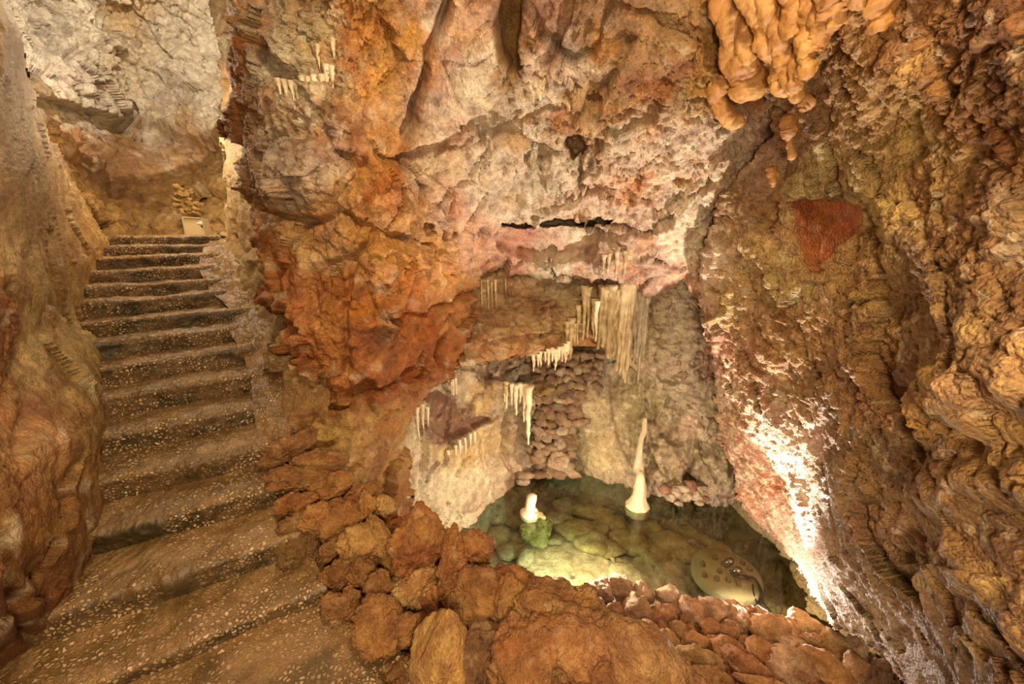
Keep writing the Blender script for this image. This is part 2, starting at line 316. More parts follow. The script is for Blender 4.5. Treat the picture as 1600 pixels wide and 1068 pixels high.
# far chamber beyond the top of the stairs
def d_back(P, X, Y):
    up = sst((260 - Y) / 60)
    return facets(P * (1, 1, 1.2), 1.1, 21, .3, .1, .06) + facets(P, 3.4, 22, .35, .1, .1) * (.6 + .6 * up) + facets(P, 8, 29, .4, .1, .1) * .8 * up + fbm(P, 3, 4, 23) * .06 + fbm(P, 14, 4, 24, .6) * .02
struct(relief('wall_back', [(20, 40, 5.6), (60, 60, 6.2), (200, 60, 7.6), (320, 60, 8), (200, 190, 7.3), (330, 200, 7.7), (100, 250, 5.2), (200, 300, 6.2), (300, 300, 6.5), (250, 366, 6.1), (350, 366, 6.0), (160, 366, 5.3),
    (250, 420, 6.1), (420, 300, 6.3), (420, 60, 8), (100, 380, 4.8), (60, 140, 5.0), (20, 300, 4.2), (200, -100, 6.6)],
    (0, -120, 440, 440), 2, d_back,
    [(60, 20, 'cdb8a6'), (150, 40, 'd3bda5'), (100, 80, 'c4a58c'), (120, 130, 'c8a080'), (160, 20, 'e0bc8c'), (250, 60, 'dccdb8'), (300, 120, 'dccbb4'), (250, 130, 'd8c8b0'), (330, 160, 'e2cfae'), (205, 120, 'dcb47c'), (208, 30, 'd8a868'), (140, 160, 'd6b89c'),
     (190, 180, 'dcb898'), (120, 220, 'b5783c'), (200, 230, 'a9713a'), (280, 230, 'b98044'), (330, 230, 'c48e50'), (120, 300, 'c48c48'), (200, 330, 'bb8442'), (280, 290, 'be8845'), (250, 350, 'c08a48'), (340, 320, 'bf8c4a'), (180, 255, '8f5c2c')],
    feats=[('hole', (209, 175, 7, 16), .5), ('crack', [(150, 215), (190, 240), (200, 290)], 5, .15), ('step', [(20, 135), (70, 148), (140, 165), (200, 182), (270, 196), (360, 212)], .5, 60),
           ('crack', [(200, 0), (205, 80), (207, 170)], 6, .1), ('bulge', (206, 60, 14, 130), .12), ('step', [(330, 30), (230, 110), (110, 70)], .15, 30),
           ('crack', [(60, 40), (110, 60), (130, 70), (100, 90)], 4, .15), ('hole', (308, 303, 8, 7), .3), ('step', [(150, 225), (200, 280), (260, 300)], .12, 40)],
    mottle=[('8d5a50', 1.4, .2, .8, .35, 13), ('f0dfc8', 2.6, .3, .8, .4, 14)], mat=ROCK, jag=0))
# wall beside the stairs
struct(relief('wall_stair', [(345, 366, 5.0), (345, 100, 5.3), (345, -80, 5.2), (400, 100, 4.4), (400, 300, 4.2), (350, 250, 5.0), (385, 440, 4.0), (395, 366, 4.3), (404, 540, 3.35), (418, 640, 2.75), (440, 720, 2.35),
    (500, 720, 2.5), (460, 500, 3.4), (480, 300, 3.9), (450, 820, 2.05), (500, 860, 2.0), (370, 470, 4.3), (385, 560, 3.7), (400, 680, 3.0)],
    (300, -120, 520, 880), 2, lambda P, X, Y: facets(P, 2, 31, .2, .05, .04) + facets(P * (1, 1, .5), 6, 32, .3, .1, .1) * .7 + fbm(P, 4, 4, 33) * .035 + fbm(P, 18, 3, 34) * .008,
    [(332, 20, '9a7148'), (340, 100, 'a87a4a'), (345, 200, 'b58a52'), (360, 280, 'c89a56'), (350, 350, 'bb8a4a'), (380, 330, 'd0a25c'), (365, 400, 'b98546'), (390, 420, 'c6985a'), (400, 470, 'c49458'), (400, 560, 'a8743c'), (420, 620, 'b07a40'), (440, 700, '9c6028'), (440, 800, '84501f')],
    poly=[(322, -120), (324, 0), (338, 60), (344, 110), (343, 180), (345, 230), (350, 300), (346, 366), (352, 400), (368, 450), (380, 510), (385, 560), (395, 640), (400, 720), (420, 870), (515, 870), (515, -120)],
    sil=([(322, -120), (324, 0), (338, 60), (344, 110), (343, 180), (345, 230), (350, 300), (346, 366)], 12, .4), mottle=[('7d431a', 3, .15, .7, .4, 35), ('ecc88c', 6, .35, .8, .4, 36)], jag=2))
# central rock mass with the overhanging ceiling
def d_mid(P, X, Y):
    cor = gz(X, Y, 470, 130, 60, 130) + gz(X, Y, 380, 170, 40, 100) + gz(X, Y, 470, 250, 70, 50) * .9 + gz(X, Y, 560, 60, 60, 120) * .9 + gz(X, Y, 470, 345, 40, 40) * .5
    corr = gz(X, Y, 1010, 230, 130, 110) + gz(X, Y, 1080, 330, 80, 90) + gz(X, Y, 1120, 130, 60, 110) * .8
    low = gz(X, Y, 560, 690, 140, 70)
    bz = sst(.5 + 1.6 * fbm(P, 1.3, 2, 49))      # broken zones alternate with smoother faces
    blk = facets(P, 1.5, 41, .26, .06, .03, .05) + facets(P * (1, 1, .85), 3.6, 42, .40, .12, .05, .06) * (.25 + .5 * bz) + facets(P, 9, 43, .45, .14, .06, .08) * (.2 + .55 * bz)
    q = np.clip(1 - .75 * low, 0, 1)
    return blk * q + fbm(P, 3, 3, 44) * .05 + fbm(P, 16, 4, 45, .6) * .014 + popcorn(P, 17, 46) * .7 * np.clip(cor + corr, 0, 1) + popcorn(P, 38, 47) * .95 * np.clip(cor + corr + .3, 0, 1) + fbm(P * (1, 1, .25), 22, 3, 48) * .015 * low
MIDSIL = [(352, -130), (352, 0), (360, 60), (357, 120), (352, 170), (350, 212), (372, 232), (380, 300), (392, 330), (404, 400), (408, 470), (430, 500), (428, 560), (432, 620), (452, 690), (450, 760)]
LEDGE = [(655, 870), (645, 800), (640, 740), (640, 690), (648, 650), (670, 615), (700, 590), (716, 560), (735, 510), (744, 470), (748, 431), (790, 428), (860, 434), (930, 448), (985, 466), (1040, 462), (1065, 445), (1090, 470), (1110, 540), (1150, 640), (1180, 760)]
mid = relief('wall_middle', [(345, -60, 3.4), (345, 60, 3.5), (450, 0, 2.75), (600, 0, 2.55), (645, 0, 2.65), (350, 200, 3.6), (450, 180, 2.85), (560, 150, 2.7), (640, 200, 3.05), (400, 300, 3.4), (450, 260, 2.85), (600, 300, 2.85), (700, 330, 3.45),
    (400, 400, 3.2), (500, 400, 2.75), (600, 420, 2.75), (720, 420, 3.6), (410, 560, 3.0), (500, 540, 2.7), (600, 560, 2.85), (715, 520, 3.9), (740, 460, 4.2), (430, 650, 2.75), (520, 680, 2.6), (600, 690, 2.85), (640, 760, 3.4), (650, 650, 3.3),
    (650, 850, 3.3), (450, 790, 2.3), (540, 790, 2.5), (600, 800, 2.8), (700, 60, 2.8), (760, 150, 3.0), (700, 220, 3.2), (800, 250, 3.5), (780, 340, 4.0), (870, 340, 4.2), (760, 425, 4.45), (860, 430, 4.6), (950, 445, 4.55), (1000, 400, 4.2),
    (850, 0, 2.55), (900, 100, 2.75), (1000, 0, 2.45), (1000, 100, 2.7), (1050, 250, 3.3), (1000, 330, 3.7), (1100, 100, 2.65), (1150, 0, 2.4), (1100, 350, 3.8), (1060, 450, 4.3), (1120, 560, 4.3), (1160, 700, 4.4), (1200, 300, 3.5), (1200, 100, 2.8), (1230, 500, 3.9),
    (600, -120, 2.1), (900, -120, 2.05), (1200, -120, 2.1)],
    (330, -130, 1240, 880), 2, d_mid,
    [(380, 20, 'b5742c'), (375, 100, '9c5a20'), (370, 180, '94531f'), (430, 40, 'c9a26c'), (450, 100, 'd8b882'), (500, 120, 'd2ac72'), (480, 60, 'cfa569'), (450, 190, 'c99a66'), (560, 60, 'c47a34'), (600, 130, 'd08c3c'), (570, 20, 'c88238'), (620, 60, 'd08838'),
     (550, 190, 'b97a40'), (500, 240, 'c9a070'), (450, 260, 'bd9468'), (470, 310, 'c49a6a'), (420, 300, '8c5526'), (560, 260, 'cf8a40'), (610, 290, 'c06a26'), (600, 240, 'c8823c'), (640, 320, 'c88848'), (440, 350, 'c98c48'), (420, 400, 'b4682a'),
     (520, 370, 'cc8a4a'), (500, 400, 'e0a45c'), (600, 380, 'cc8438'), (580, 430, 'd08a44'), (640, 440, 'c06c26'), (670, 400, 'cf8c44'), (560, 480, 'c06a22'), (440, 430, 'b8682a'), (480, 500, 'd0803a'), (520, 450, 'b86524'), (600, 530, '8c4c22'), (620, 560, 'b86426'), (540, 570, 'c87830'),
     (480, 560, 'c06a28'), (660, 520, 'b85f22'), (700, 470, 'c8803c'), (580, 600, 'a95820'), (520, 610, 'b46628'), (460, 600, 'c8803c'), (450, 540, 'a05a24'), (640, 590, 'b05a20'), (690, 560, 'b8682c'), (460, 655, 'd8a258'), (520, 660, 'c89040'), (570, 680, 'c89048'), (610, 680, 'c08844'), (560, 740, 'bb8444'), (620, 760, 'a86830'),
     (440, 500, '94501e'), (700, 30, 'e2b490'), (720, 90, 'dca478'), (740, 130, 'e6c4a4'), (690, 150, 'dcb088'), (700, 190, 'd8aa80'), (760, 80, 'e8c8b0'), (670, 100, 'd08850'), (790, 60, '94602c'), (800, 110, '9a6832'), (840, 40, 'cc8c5c'), (840, 100, 'e0b088'), (860, 160, 'e8c098'),
     (700, 260, 'd2a26c'), (760, 240, 'e0b888'), (830, 200, 'eac49c'), (700, 330, 'd09a6c'), (740, 350, 'd89c70'), (760, 300, 'd8b088'), (850, 300, 'dab890'), (920, 40, 'b27c48'), (960, 90, 'aa7440'), (900, 110, 'd8ae88'), (960, 160, 'a87440'), (900, 190, 'c89058'),
     (1010, 60, 'aa7640'), (1030, 130, 'a06c38'), (980, 210, 'e4c2a4'), (1000, 250, 'dcae84'), (1060, 200, 'dcae80'), (1100, 260, 'e4b898'), (1010, 290, 'cc8450'), (960, 310, 'dcaa82'), (1080, 320, 'e0b896'), (1130, 200, 'dcb08c'), (1120, 120, 'b0762c'), (1150, 40, 'b87c30'),
     (860, 385, 'd8a478'), (800, 395, 'cc8a60'), (900, 370, 'dcb494'), (820, 375, 'd08c64'), (940, 400, 'b88a66'), (850, 418, 'd8b498'), (1000, 380, 'b88868'), (1060, 380, 'e4b8a0'), (1000, 430, 'a87858'), (1050, 420, 'c49078'), (1100, 440, 'e0a888'), (1060, 480, 'a86434'), (1110, 540, 'd49c7c'), (1140, 640, 'dca484'),
     (1180, 200, 'c8926c'), (820, 330, 'd8bc94'), (690, 610, 'c08048')],
    poly=[(352, -130), (352, 0), (360, 60), (357, 120), (352, 170), (350, 212), (372, 232), (380, 300), (392, 330), (404, 400), (408, 470), (430, 500), (428, 560), (432, 620), (440, 690), (430, 760), (440, 870)] + LEDGE + [(1235, 760), (1235, -125), (352, -125)],
    feats=[('crack', [(706, -40), (700, 0), (672, 70), (655, 130), (644, 190), (636, 240)], 6, .16), ('step', [(630, 262), (640, 236), (700, 216), (760, 180), (792, 142)], .22, 40),
           ('step', [(412, 322), (450, 335), (500, 345), (524, 322), (560, 345), (600, 352), (640, 368), (690, 376), (706, 362)], .10, 35), ('crack', [(412, 322), (450, 335), (500, 345), (524, 322), (560, 345), (600, 352), (640, 368), (690, 376)], 4, .10),
           ('crack', [(545, 570), (540, 480), (555, 400), (590, 360)], 5, .10), ('crack', [(540, 560), (546, 640)], 4, .06), ('crack', [(600, 492), (660, 490), (720, 468), (746, 452)], 3.5, .07),
           ('crack', [(712, 300), (708, 372)], 3.5, .09), ('crack', [(524, 288), (520, 322)], 4, .08), ('crack', [(640, 240), (636, 320), (610, 350)], 4, .06), ('crack', [(500, 380), (512, 440), (518, 460)], 3, .06),
           ('hole', (900, 222, 17, 26), .45), ('hole', (674, 355, 14, 10), .2), ('hole', (518, 634, 26, 5), .25), ('hole', (500, 692, 24, 6), .15),
           ('poly', [(778, 340), (870, 343), (958, 344), (952, 353), (900, 355), (780, 352)], 1.1, None, 1, 1.2), ('step', [(955, 352), (900, 356), (780, 350)], -.0, 20),
           ('poly', [(775, 352), (950, 356), (930, 405), (850, 412), (770, 392)], .12, None, .6, 8),
           ('poly', [(764, 40), (798, -20), (822, -20), (812, 60), (815, 120), (798, 128), (778, 90)], .22, '9a6832', .4, 9),
           ('bulge', (470, 275, 65, 62), .14), ('bulge', (450, 390, 44, 62), .08), ('bulge', (600, 310, 60, 60), .06), ('bulge', (450, 110, 70, 100), .08), ('bulge', (700, 110, 80, 110), .05),
           ('bulge', (460, 80, 55, 40), .05), ('step', [(540, 130), (500, 135), (430, 125)], .08, 24), ('step', [(790, 300), (830, 260), (850, 235)], .12, 20), ('crack', [(905, 250), (900, 290), (905, 310)], 4, .12),
           ('step', [(1060, 140), (1020, 190), (960, 215), (925, 205)], .10, 25), ('step', [(1000, 60), (960, 130), (930, 190)], .12, 30), ('step', [(900, 0), (870, 90), (850, 140)], .08, 30),
           ('step', [(760, 300), (850, 318), (960, 300), (1050, 330)], -.06, 40), ('hole', (1052, 478, 24, 34), .35), ('step', [(780, 410), (700, 440), (690, 400)], .05, 20),
           ('poly', [(640, 180), (700, 216), (760, 180), (794, 142), (790, 60), (770, 0), (712, 0), (672, 90)], -.04, None, .55, 10),
           ('poly', [(432, 510), (446, 512), (448, 560), (470, 590), (496, 608), (470, 632), (440, 618), (434, 585), (420, 570), (424, 545)], -.015, 'd8a45c', .35, 4), ('poly', [(424, 455), (446, 450), (448, 462), (428, 470)], -.01, 'd2a060', .3, 4),
           ('poly', [(482, 382), (510, 372), (560, 360), (552, 400), (500, 408)], -.02, None, .5, 5), ('bulge', (450, 520, 40, 60), .05), ('step', [(700, 560), (640, 600), (560, 620), (480, 640)], .12, 40),
           ('step', [(436, 600), (430, 640), (500, 650), (560, 640)], -.05, 30)],
    mottle=[('8f4114', 2.0, .1, .75, .42, 51), ('ecc890', 6, .35, .9, .35, 52), ('d87a22', 3.1, .2, .75, .35, 53), ('6e3c1c', 8, .35, .8, .4, 54), ('fae8da', 14, .0, .5, .7, 55, (1080, 300, 90, 130)), ('fae8da', 20, .1, .4, .7, 56, (470, 195, 60, 30))], sil=(MIDSIL + LEDGE[::-1][::-1], 16, .30), jag=5)
struct(mid)
# band of wall behind the ledge, with draperies in front of it
struct(relief('wall_alcove', [(680, 400, 4.7), (740, 430, 4.75), (860, 430, 4.95), (1000, 440, 5.0), (1100, 440, 4.9), (700, 520, 4.35), (760, 500, 4.6), (860, 500, 4.8), (960, 500, 4.95), (1060, 500, 4.9), (690, 580, 3.9), (760, 560, 4.35), (840, 550, 4.6), (940, 545, 4.85), (1040, 600, 4.95), (1110, 640, 4.7), (630, 640, 3.4), (640, 560, 3.6)],
    (640, 395, 1150, 660), 1.6, lambda P, X, Y: facets(P * (1, 1, 1.4), 2.2, 61, .22, .06, .05) + facets(P * (1, 1, 1.5), 7, 62, .3, .1, .1) * .7 + fbm(P, 5, 4, 63) * .03 + popcorn(P, 30, 65) * .3,
    [(760, 450, 'cfa066'), (820, 460, 'c8935a'), (880, 450, 'd8b078'), (780, 500, 'bb8650'), (850, 490, 'b98450'), (880, 500, 'e0b468'), (740, 500, 'b87c46'), (780, 530, 'd8a868'), (840, 530, 'dcae6c'), (760, 550, 'd08c50'), (830, 548, 'd08a4a'), (720, 570, 'cf9458'), (700, 560, 'b8682c'), (930, 530, 'c8884c'), (880, 545, 'c47440'), (950, 450, 'a88a5c'), (1000, 520, 'c8a470'), (1060, 560, 'd0ac80'), (730, 585, 'e8d0b8'), (1030, 620, 'c8a878')],
    poly=[(648, 640), (662, 610), (684, 590), (720, 574), (760, 566), (800, 560), (836, 556), (872, 546), (905, 540), (938, 542), (958, 556), (975, 566), (1010, 590), (1080, 650), (1148, 655), (1148, 398), (645, 398)],
    sil=([(648, 640), (662, 610), (684, 590), (720, 574), (760, 566), (800, 560), (836, 556), (872, 546), (905, 540), (938, 542), (958, 556), (975, 566), (1010, 590), (1080, 650)], 10, .15),
    feats=[('crack', [(742, 482), (800, 482), (860, 480), (895, 478)], 2.5, .05), ('crack', [(861, 440), (860, 520)], 2, .03), ('step', [(1000, 560), (900, 520), (830, 522), (760, 535), (720, 555)], -.10, 30), ('bulge', (800, 545, 60, 16), .08),
           ('step', [(730, 520), (790, 510), (850, 508)], -.05, 14)],
    mottle=[('8f5426', 3, .15, .75, .4, 66), ('f2dcae', 6, .3, .8, .5, 67)], jag=3, warp=3))
# back of the grotto down into the pool
def d_grot(P, X, Y):
    flow = np.clip(gz(X, Y, 930, 660, 45, 90) * 1.6, 0, 1)
    lw = np.clip(gz(X, Y, 720, 720, 110, 110) * 1.4, 0, 1)
    return (facets(P, 2.4, 71, .25, .07, .05) + facets(P * (1, 1, .7), 7, 72, .35, .12, .12) * .9 + popcorn(P, 22, 73) * .45) * (1 - .9 * flow) * (1 - .6 * lw) + fbm(P * (1, 1, .5), 5, 4, 74) * .03 + fbm(P * (1, 1, .22), 20, 3, 75) * .016 * lw + popcorn(P * (1, 1, .6), 34, 76) * .4 * lw + fbm(P * (1, 1, .12), 13, 3, 79) * .06 * sst((X - 950) / 40)
GL = [(640, 640), (650, 615), (690, 600), (740, 590)]
struct(relief('wall_grotto', [(640, 640, 3.45), (645, 760, 3.55), (690, 850, 3.75), (700, 640, 4.0), (700, 750, 4.0), (760, 600, 4.5), (760, 700, 4.45), (760, 790, 4.45), (815, 620, 4.9), (810, 700, 4.95), (820, 750, 5.1), (850, 560, 5.5), (850, 650, 5.4), (860, 735, 5.3), (940, 560, 5.4), (930, 640, 5.25), (940, 740, 5.15), (985, 700, 5.05), (1000, 600, 5.1), (1000, 775, 4.75),
    (1060, 600, 5.0), (1060, 700, 4.9), (1060, 775, 4.62), (1130, 600, 4.7), (1120, 700, 4.75), (1150, 790, 4.45), (900, 820, 5.0), (750, 880, 4.2), (1100, 860, 4.4), (1200, 700, 4.6), (1200, 820, 4.2), (900, 500, 5.5)],
    (600, 500, 1250, 900), 1.6, d_grot,
    [(655, 640, 'd0a878'), (680, 600, 'd8b894'), (740, 575, 'e8d4c0'), (690, 640, '9a6a48'), (720, 650, '8f6040'), (750, 640, '946444'), (700, 670, '99694a'), (770, 590, '94684a'), (745, 610, 'e0b070'), (765, 630, 'e0ac60'), (790, 640, 'cca878'), (720, 620, 'dcb890'), (660, 700, 'e4c08c'), (650, 760, 'e0bc90'), (700, 710, 'dcae6c'), (690, 780, 'e4c498'), (740, 700, 'd8a864'), (780, 690, 'cfa062'), (740, 760, 'dcb888'), (790, 740, 'd0a878'), (815, 660, 'a88458'),
     (850, 600, '8a7050'), (850, 700, '8a6a48'), (880, 570, 'a07a50'), (900, 620, 'b89868'), (930, 590, 'bfa074'), (930, 650, 'c4a26c'), (910, 690, 'b89660'), (950, 700, 'cca86c'), (970, 640, 'b0905c'), (960, 740, 'd0ac78'), (1000, 620, 'b89860'), (1010, 700, 'bc9c68'), (1040, 590, 'c0b090'), (1040, 680, 'b89664'), (1070, 640, 'c4a070'), (1060, 730, 'b08f5e'), (1090, 700, 'c8a470'),
     (1090, 660, 'e0b084'), (1070, 560, 'c08c6c'), (1110, 730, 'a8885c'), (1140, 720, 'a88658'), (1130, 770, 'b8987c'), (1000, 770, 'c8a490'), (900, 748, 'c4a080'), (850, 745, 'c0987c'), (760, 800, 'c8a080'), (1050, 775, 'c8ac84'),
     (800, 850, '7a7a3c'), (900, 830, '7a6a3a'), (1000, 830, '7c6638')],
    poly=[(612, 880), (612, 700), (615, 640), (630, 560), (700, 505), (1245, 505), (1245, 895), (612, 895)],
    feats=[('step', [(648, 690), (700, 690), (760, 660), (790, 655), (792, 600), (790, 570)], -.05, 40), ('poly', [(664, 612), (690, 606), (706, 618), (730, 650), (778, 650), (760, 668), (700, 690), (672, 668)], .05, '8f6040', .5, 5), ('crack', [(800, 640), (798, 690), (800, 735)], 4, .15), ('step', [(826, 560), (828, 650), (824, 740)], .30, 60), ('bulge', (815, 690, 12, 60), .10),
           ('step', [(908, 560), (890, 620), (884, 660), (905, 740)], .16, 30), ('step', [(990, 745), (968, 690), (952, 620), (948, 570)], .09, 25), ('bulge', (915, 595, 26, 60), .16), ('bulge', (928, 660, 42, 85), .2), ('bulge', (950, 715, 48, 46), .14), ('crack', [(885, 620), (890, 680), (905, 735)], 5, .08), ('bulge', (1040, 720, 45, 60), .14), ('crack', [(1092, 690), (1080, 730), (1070, 765)], 5, .15), ('hole', (1075, 752, 10, 12), .3), ('bulge', (1130, 735, 40, 48), .2),
           ('bulge', (1085, 655, 26, 30), .14), ('crack', [(655, 650), (668, 690), (660, 730)], 5, .1), ('bulge', (1000, 640, 14, 120), .06), ('bulge', (1060, 560, 22, 60), .1)],
    mottle=[('80502c', 2.6, .25, .8, .3, 77), ('f8e8c8', 8, .25, .8, .55, 78)], mat=ROCK, jag=3, warp=4))
# right wall, close to the viewer
def d_right(P, X, Y):
    G_ = P * (1, .6, 1)
    big = np.clip(sst((X - 1350) / 150) * sst((Y - 420) / 150), 0, 1); top = np.clip(sst((X - 1330) / 200) * sst((300 - Y) / 200), 0, 1)
    inner = np.clip(gz(X, Y, 1180, 740, 120, 180), 0, 1)
    return facets(P, 2.0, 81, .14, .04, .02) + fbm(P, 2.2, 4, 82) * .07 + popcorn(G_, 5.2, 83) * .42 * big + popcorn(G_, 9, 84) * .4 * np.clip(big + .6 * top, 0, 1) + popcorn(G_, 20, 85) * .6 * (1 - .6 * big) + popcorn(G_, 44, 86) * .8 * (1 - .5 * big) + fbm(P, 14, 4, 87, .6) * .012 + popcorn(G_, 26, 88) * .4 * inner
RS = [(1120, 700), (1150, 760), (1165, 795), (1190, 822), (1215, 848), (1240, 880), (1262, 915), (1282, 945), (1296, 972), (1330, 990), (1356, 1008), (1380, 1030), (1410, 1068), (1440, 1120)]
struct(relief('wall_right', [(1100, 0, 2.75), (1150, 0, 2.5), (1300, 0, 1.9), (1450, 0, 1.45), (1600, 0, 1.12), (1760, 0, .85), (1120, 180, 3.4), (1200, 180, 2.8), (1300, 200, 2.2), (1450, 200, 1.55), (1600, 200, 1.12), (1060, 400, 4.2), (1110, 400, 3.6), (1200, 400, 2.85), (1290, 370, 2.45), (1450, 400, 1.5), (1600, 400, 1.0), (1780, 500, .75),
    (1060, 560, 4.6), (1110, 560, 3.95), (1200, 560, 2.9), (1300, 560, 2.2), (1450, 560, 1.45), (1600, 560, .92), (1110, 660, 4.35), (1160, 700, 3.7), (1220, 700, 3.0), (1262, 740, 2.65), (1275, 740, 2.35), (1165, 790, 4.05), (1215, 800, 3.3), (1225, 850, 3.3), (1262, 860, 2.6), (1280, 860, 2.2), (1270, 925, 2.6), (1300, 970, 2.25), (1350, 1000, 1.95), (1420, 1068, 1.62),
    (1450, 800, 1.38), (1600, 800, .88), (1600, 1068, .80), (1450, 1000, 1.35), (1780, 900, .7), (1500, 1150, 1.1), (1600, -100, 1.2), (1200, -120, 2.0), (2150, 0, .55), (2150, 500, .45), (2150, 1100, .42)],
    (1000, -130, 2150, 1130), 2.3, d_right,
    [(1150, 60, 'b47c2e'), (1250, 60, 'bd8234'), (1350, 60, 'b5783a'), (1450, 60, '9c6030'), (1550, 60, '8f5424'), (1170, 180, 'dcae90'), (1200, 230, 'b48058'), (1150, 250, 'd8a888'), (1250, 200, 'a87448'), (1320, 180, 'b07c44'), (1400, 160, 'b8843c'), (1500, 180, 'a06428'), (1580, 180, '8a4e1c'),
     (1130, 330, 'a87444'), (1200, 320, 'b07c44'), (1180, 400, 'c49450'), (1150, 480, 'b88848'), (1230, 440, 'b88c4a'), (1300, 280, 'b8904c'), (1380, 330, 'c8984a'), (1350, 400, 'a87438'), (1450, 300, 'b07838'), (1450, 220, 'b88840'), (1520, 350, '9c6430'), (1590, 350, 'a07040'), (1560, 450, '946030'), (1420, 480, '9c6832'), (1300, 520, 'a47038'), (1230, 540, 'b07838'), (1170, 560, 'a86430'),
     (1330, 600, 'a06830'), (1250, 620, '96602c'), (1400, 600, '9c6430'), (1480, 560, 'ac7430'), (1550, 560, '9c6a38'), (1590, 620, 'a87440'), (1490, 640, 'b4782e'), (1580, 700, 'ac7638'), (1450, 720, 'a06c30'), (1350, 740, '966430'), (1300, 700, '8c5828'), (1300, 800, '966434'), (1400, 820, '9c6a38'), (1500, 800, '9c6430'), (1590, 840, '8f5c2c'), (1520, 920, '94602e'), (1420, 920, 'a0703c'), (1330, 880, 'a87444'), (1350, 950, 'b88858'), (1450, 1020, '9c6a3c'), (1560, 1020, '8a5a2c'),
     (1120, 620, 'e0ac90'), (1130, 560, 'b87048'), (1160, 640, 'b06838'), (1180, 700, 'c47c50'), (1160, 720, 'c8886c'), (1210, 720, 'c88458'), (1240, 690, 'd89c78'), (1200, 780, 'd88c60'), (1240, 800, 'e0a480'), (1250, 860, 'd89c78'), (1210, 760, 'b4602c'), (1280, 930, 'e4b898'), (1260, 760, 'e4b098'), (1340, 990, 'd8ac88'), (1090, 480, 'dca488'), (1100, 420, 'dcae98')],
    poly=[(1190, -125), (1185, 100), (1195, 165), (1215, 205), (1170, 250), (1135, 300), (1110, 350), (1102, 400), (1092, 440), (1100, 480), (1108, 540), (1112, 600), (1122, 660)] + RS[1:] + [(2140, 1125), (2140, -125)],
    sil=([(1190, -125), (1185, 100), (1195, 165), (1215, 205), (1170, 250), (1135, 300), (1110, 350), (1102, 400), (1092, 440), (1100, 480), (1108, 540), (1112, 600), (1122, 660)] + RS[1:], 9, .16),
    feats=[('poly', [(1240, 312), (1290, 308), (1338, 322), (1342, 350), (1310, 385), (1285, 425), (1268, 430), (1252, 380)], .05, 'b05c28', .15, 6), ('crack', [(1338, 318), (1352, 355)], 5, .04), ('step', [(1268, 640), (1268, 740), (1272, 860), (1288, 940)], .10, 40),
           ('step', [(1560, 520), (1470, 570), (1430, 620), (1480, 670), (1560, 700)], .06, 60), ('bulge', (1500, 640, 70, 75), .10), ('bulge', (1570, 620, 60, 80), .08), ('bulge', (1540, 760, 110, 70), .08), ('bulge', (1420, 840, 60, 60), .06), ('step', [(1600, 910), (1500, 890), (1400, 880)], .05, 60),
           ('bulge', (1540, 880, 70, 60), .07), ('step', [(1300, 480), (1400, 455), (1500, 470)], .05, 50), ('crack', [(1160, 430), (1190, 520), (1215, 560)], 4, .04), ('crack', [(1540, 180), (1560, 260), (1530, 330)], 8, .05), ('bulge', (1560, 330, 50, 90), .05), ('step', [(1420, 970), (1480, 1050)], .05, 30)],
    mottle=[('6e3a14', 3.2, .1, .7, .5, 91), ('d09850', 5, .2, .8, .5, 92), ('efcfa4', 11, .35, .85, .35, 93), ('f8e2d0', 17, .05, .35, .85, 94, (1185, 760, 75, 150)), ('f8e2d0', 17, .15, .4, .8, 95, (1140, 600, 30, 60)), ('f8e6d8', 14, .15, .5, .6, 96, (1120, 330, 50, 130))], mat=WET, jag=6))  # regional pale mottles: frost dots plus lamplit glints painted into the colour
# side of the pool under the right wall
struct(relief('wall_pool', [(1140, 790, 4.5), (1170, 800, 4.25), (1240, 870, 3.55), (1300, 970, 2.85), (1350, 1010, 2.55), (1200, 870, 3.75), (1260, 950, 3.0), (1150, 860, 4.0), (1330, 1060, 2.4), (1280, 1060, 2.6), (1400, 1060, 2.3), (1240, 780, 3.9), (1320, 860, 3.1), (1420, 960, 2.4)],
    (1130, 760, 1440, 1100), 2.5, lambda P, X, Y: facets(P, 4, 191, .3, .1, .1) + fbm(P, 9, 4, 192) * .02 + popcorn(P, 26, 193) * .4, [(1200, 820, '9a7a48'), (1260, 900, '86642f'), (1320, 1000, '7c5a2c'), (1200, 900, '8a7440')]))
# landing floor, pool bottom, filler behind the loose stones
def ground(name, x0, y0, x1, y1, st, zf, cols, mat, mask=None):
    gx = np.arange(x0, x1 + st, st); gy = np.arange(y0, y1 + st, st); X, Y = np.meshgrid(gx, gy); P = np.stack([X.ravel(), Y.ravel(), 0 * X.ravel()], -1)
    P[:, 2] = zf(P); H, Wd = X.shape; ii = np.arange(H * Wd).reshape(H, Wd); fq = np.ones((H - 1, Wd - 1), bool)
    if mask is not None: c = mask(P).reshape(H, Wd); fq = c[:-1, :-1] & c[1:, 1:] & c[1:, :-1] & c[:-1, 1:]
    q = np.stack([ii[:-1, :-1][fq], ii[:-1, 1:][fq], ii[1:, 1:][fq], ii[1:, :-1][fq]], -1)
    return link(name, mesh(name, P, q, cols(P)), mat)
def cmix(P, a, b, f, s, lo=-.5, hi=.5): t = sst((fbm(P, f, 5, s, .6) - lo) / (hi - lo))[:, None]; return pc(a) * (1 - t) + pc(b) * t
FLP = [(-1.9, .1), (.4, .1)] + [tuple(atz(x + 45, y, 0)[:2]) for x, y in ((700, 1100), (600, 1030), (530, 965), (490, 900), (470, 840))] + [(-1.9, 2.3)]
struct(ground('floor', -1.9, .1, 1.5, 2.2, .012, lambda P: fbm(P, 3, 3, 101) * .012 + fbm(P, 22, 4, 102) * .006 - .01, lambda P: cmix(P, '5e3c1a', '86592c', 3, 103), PEBBLE, lambda P: inpoly(P[:, 0], P[:, 1], FLP)))
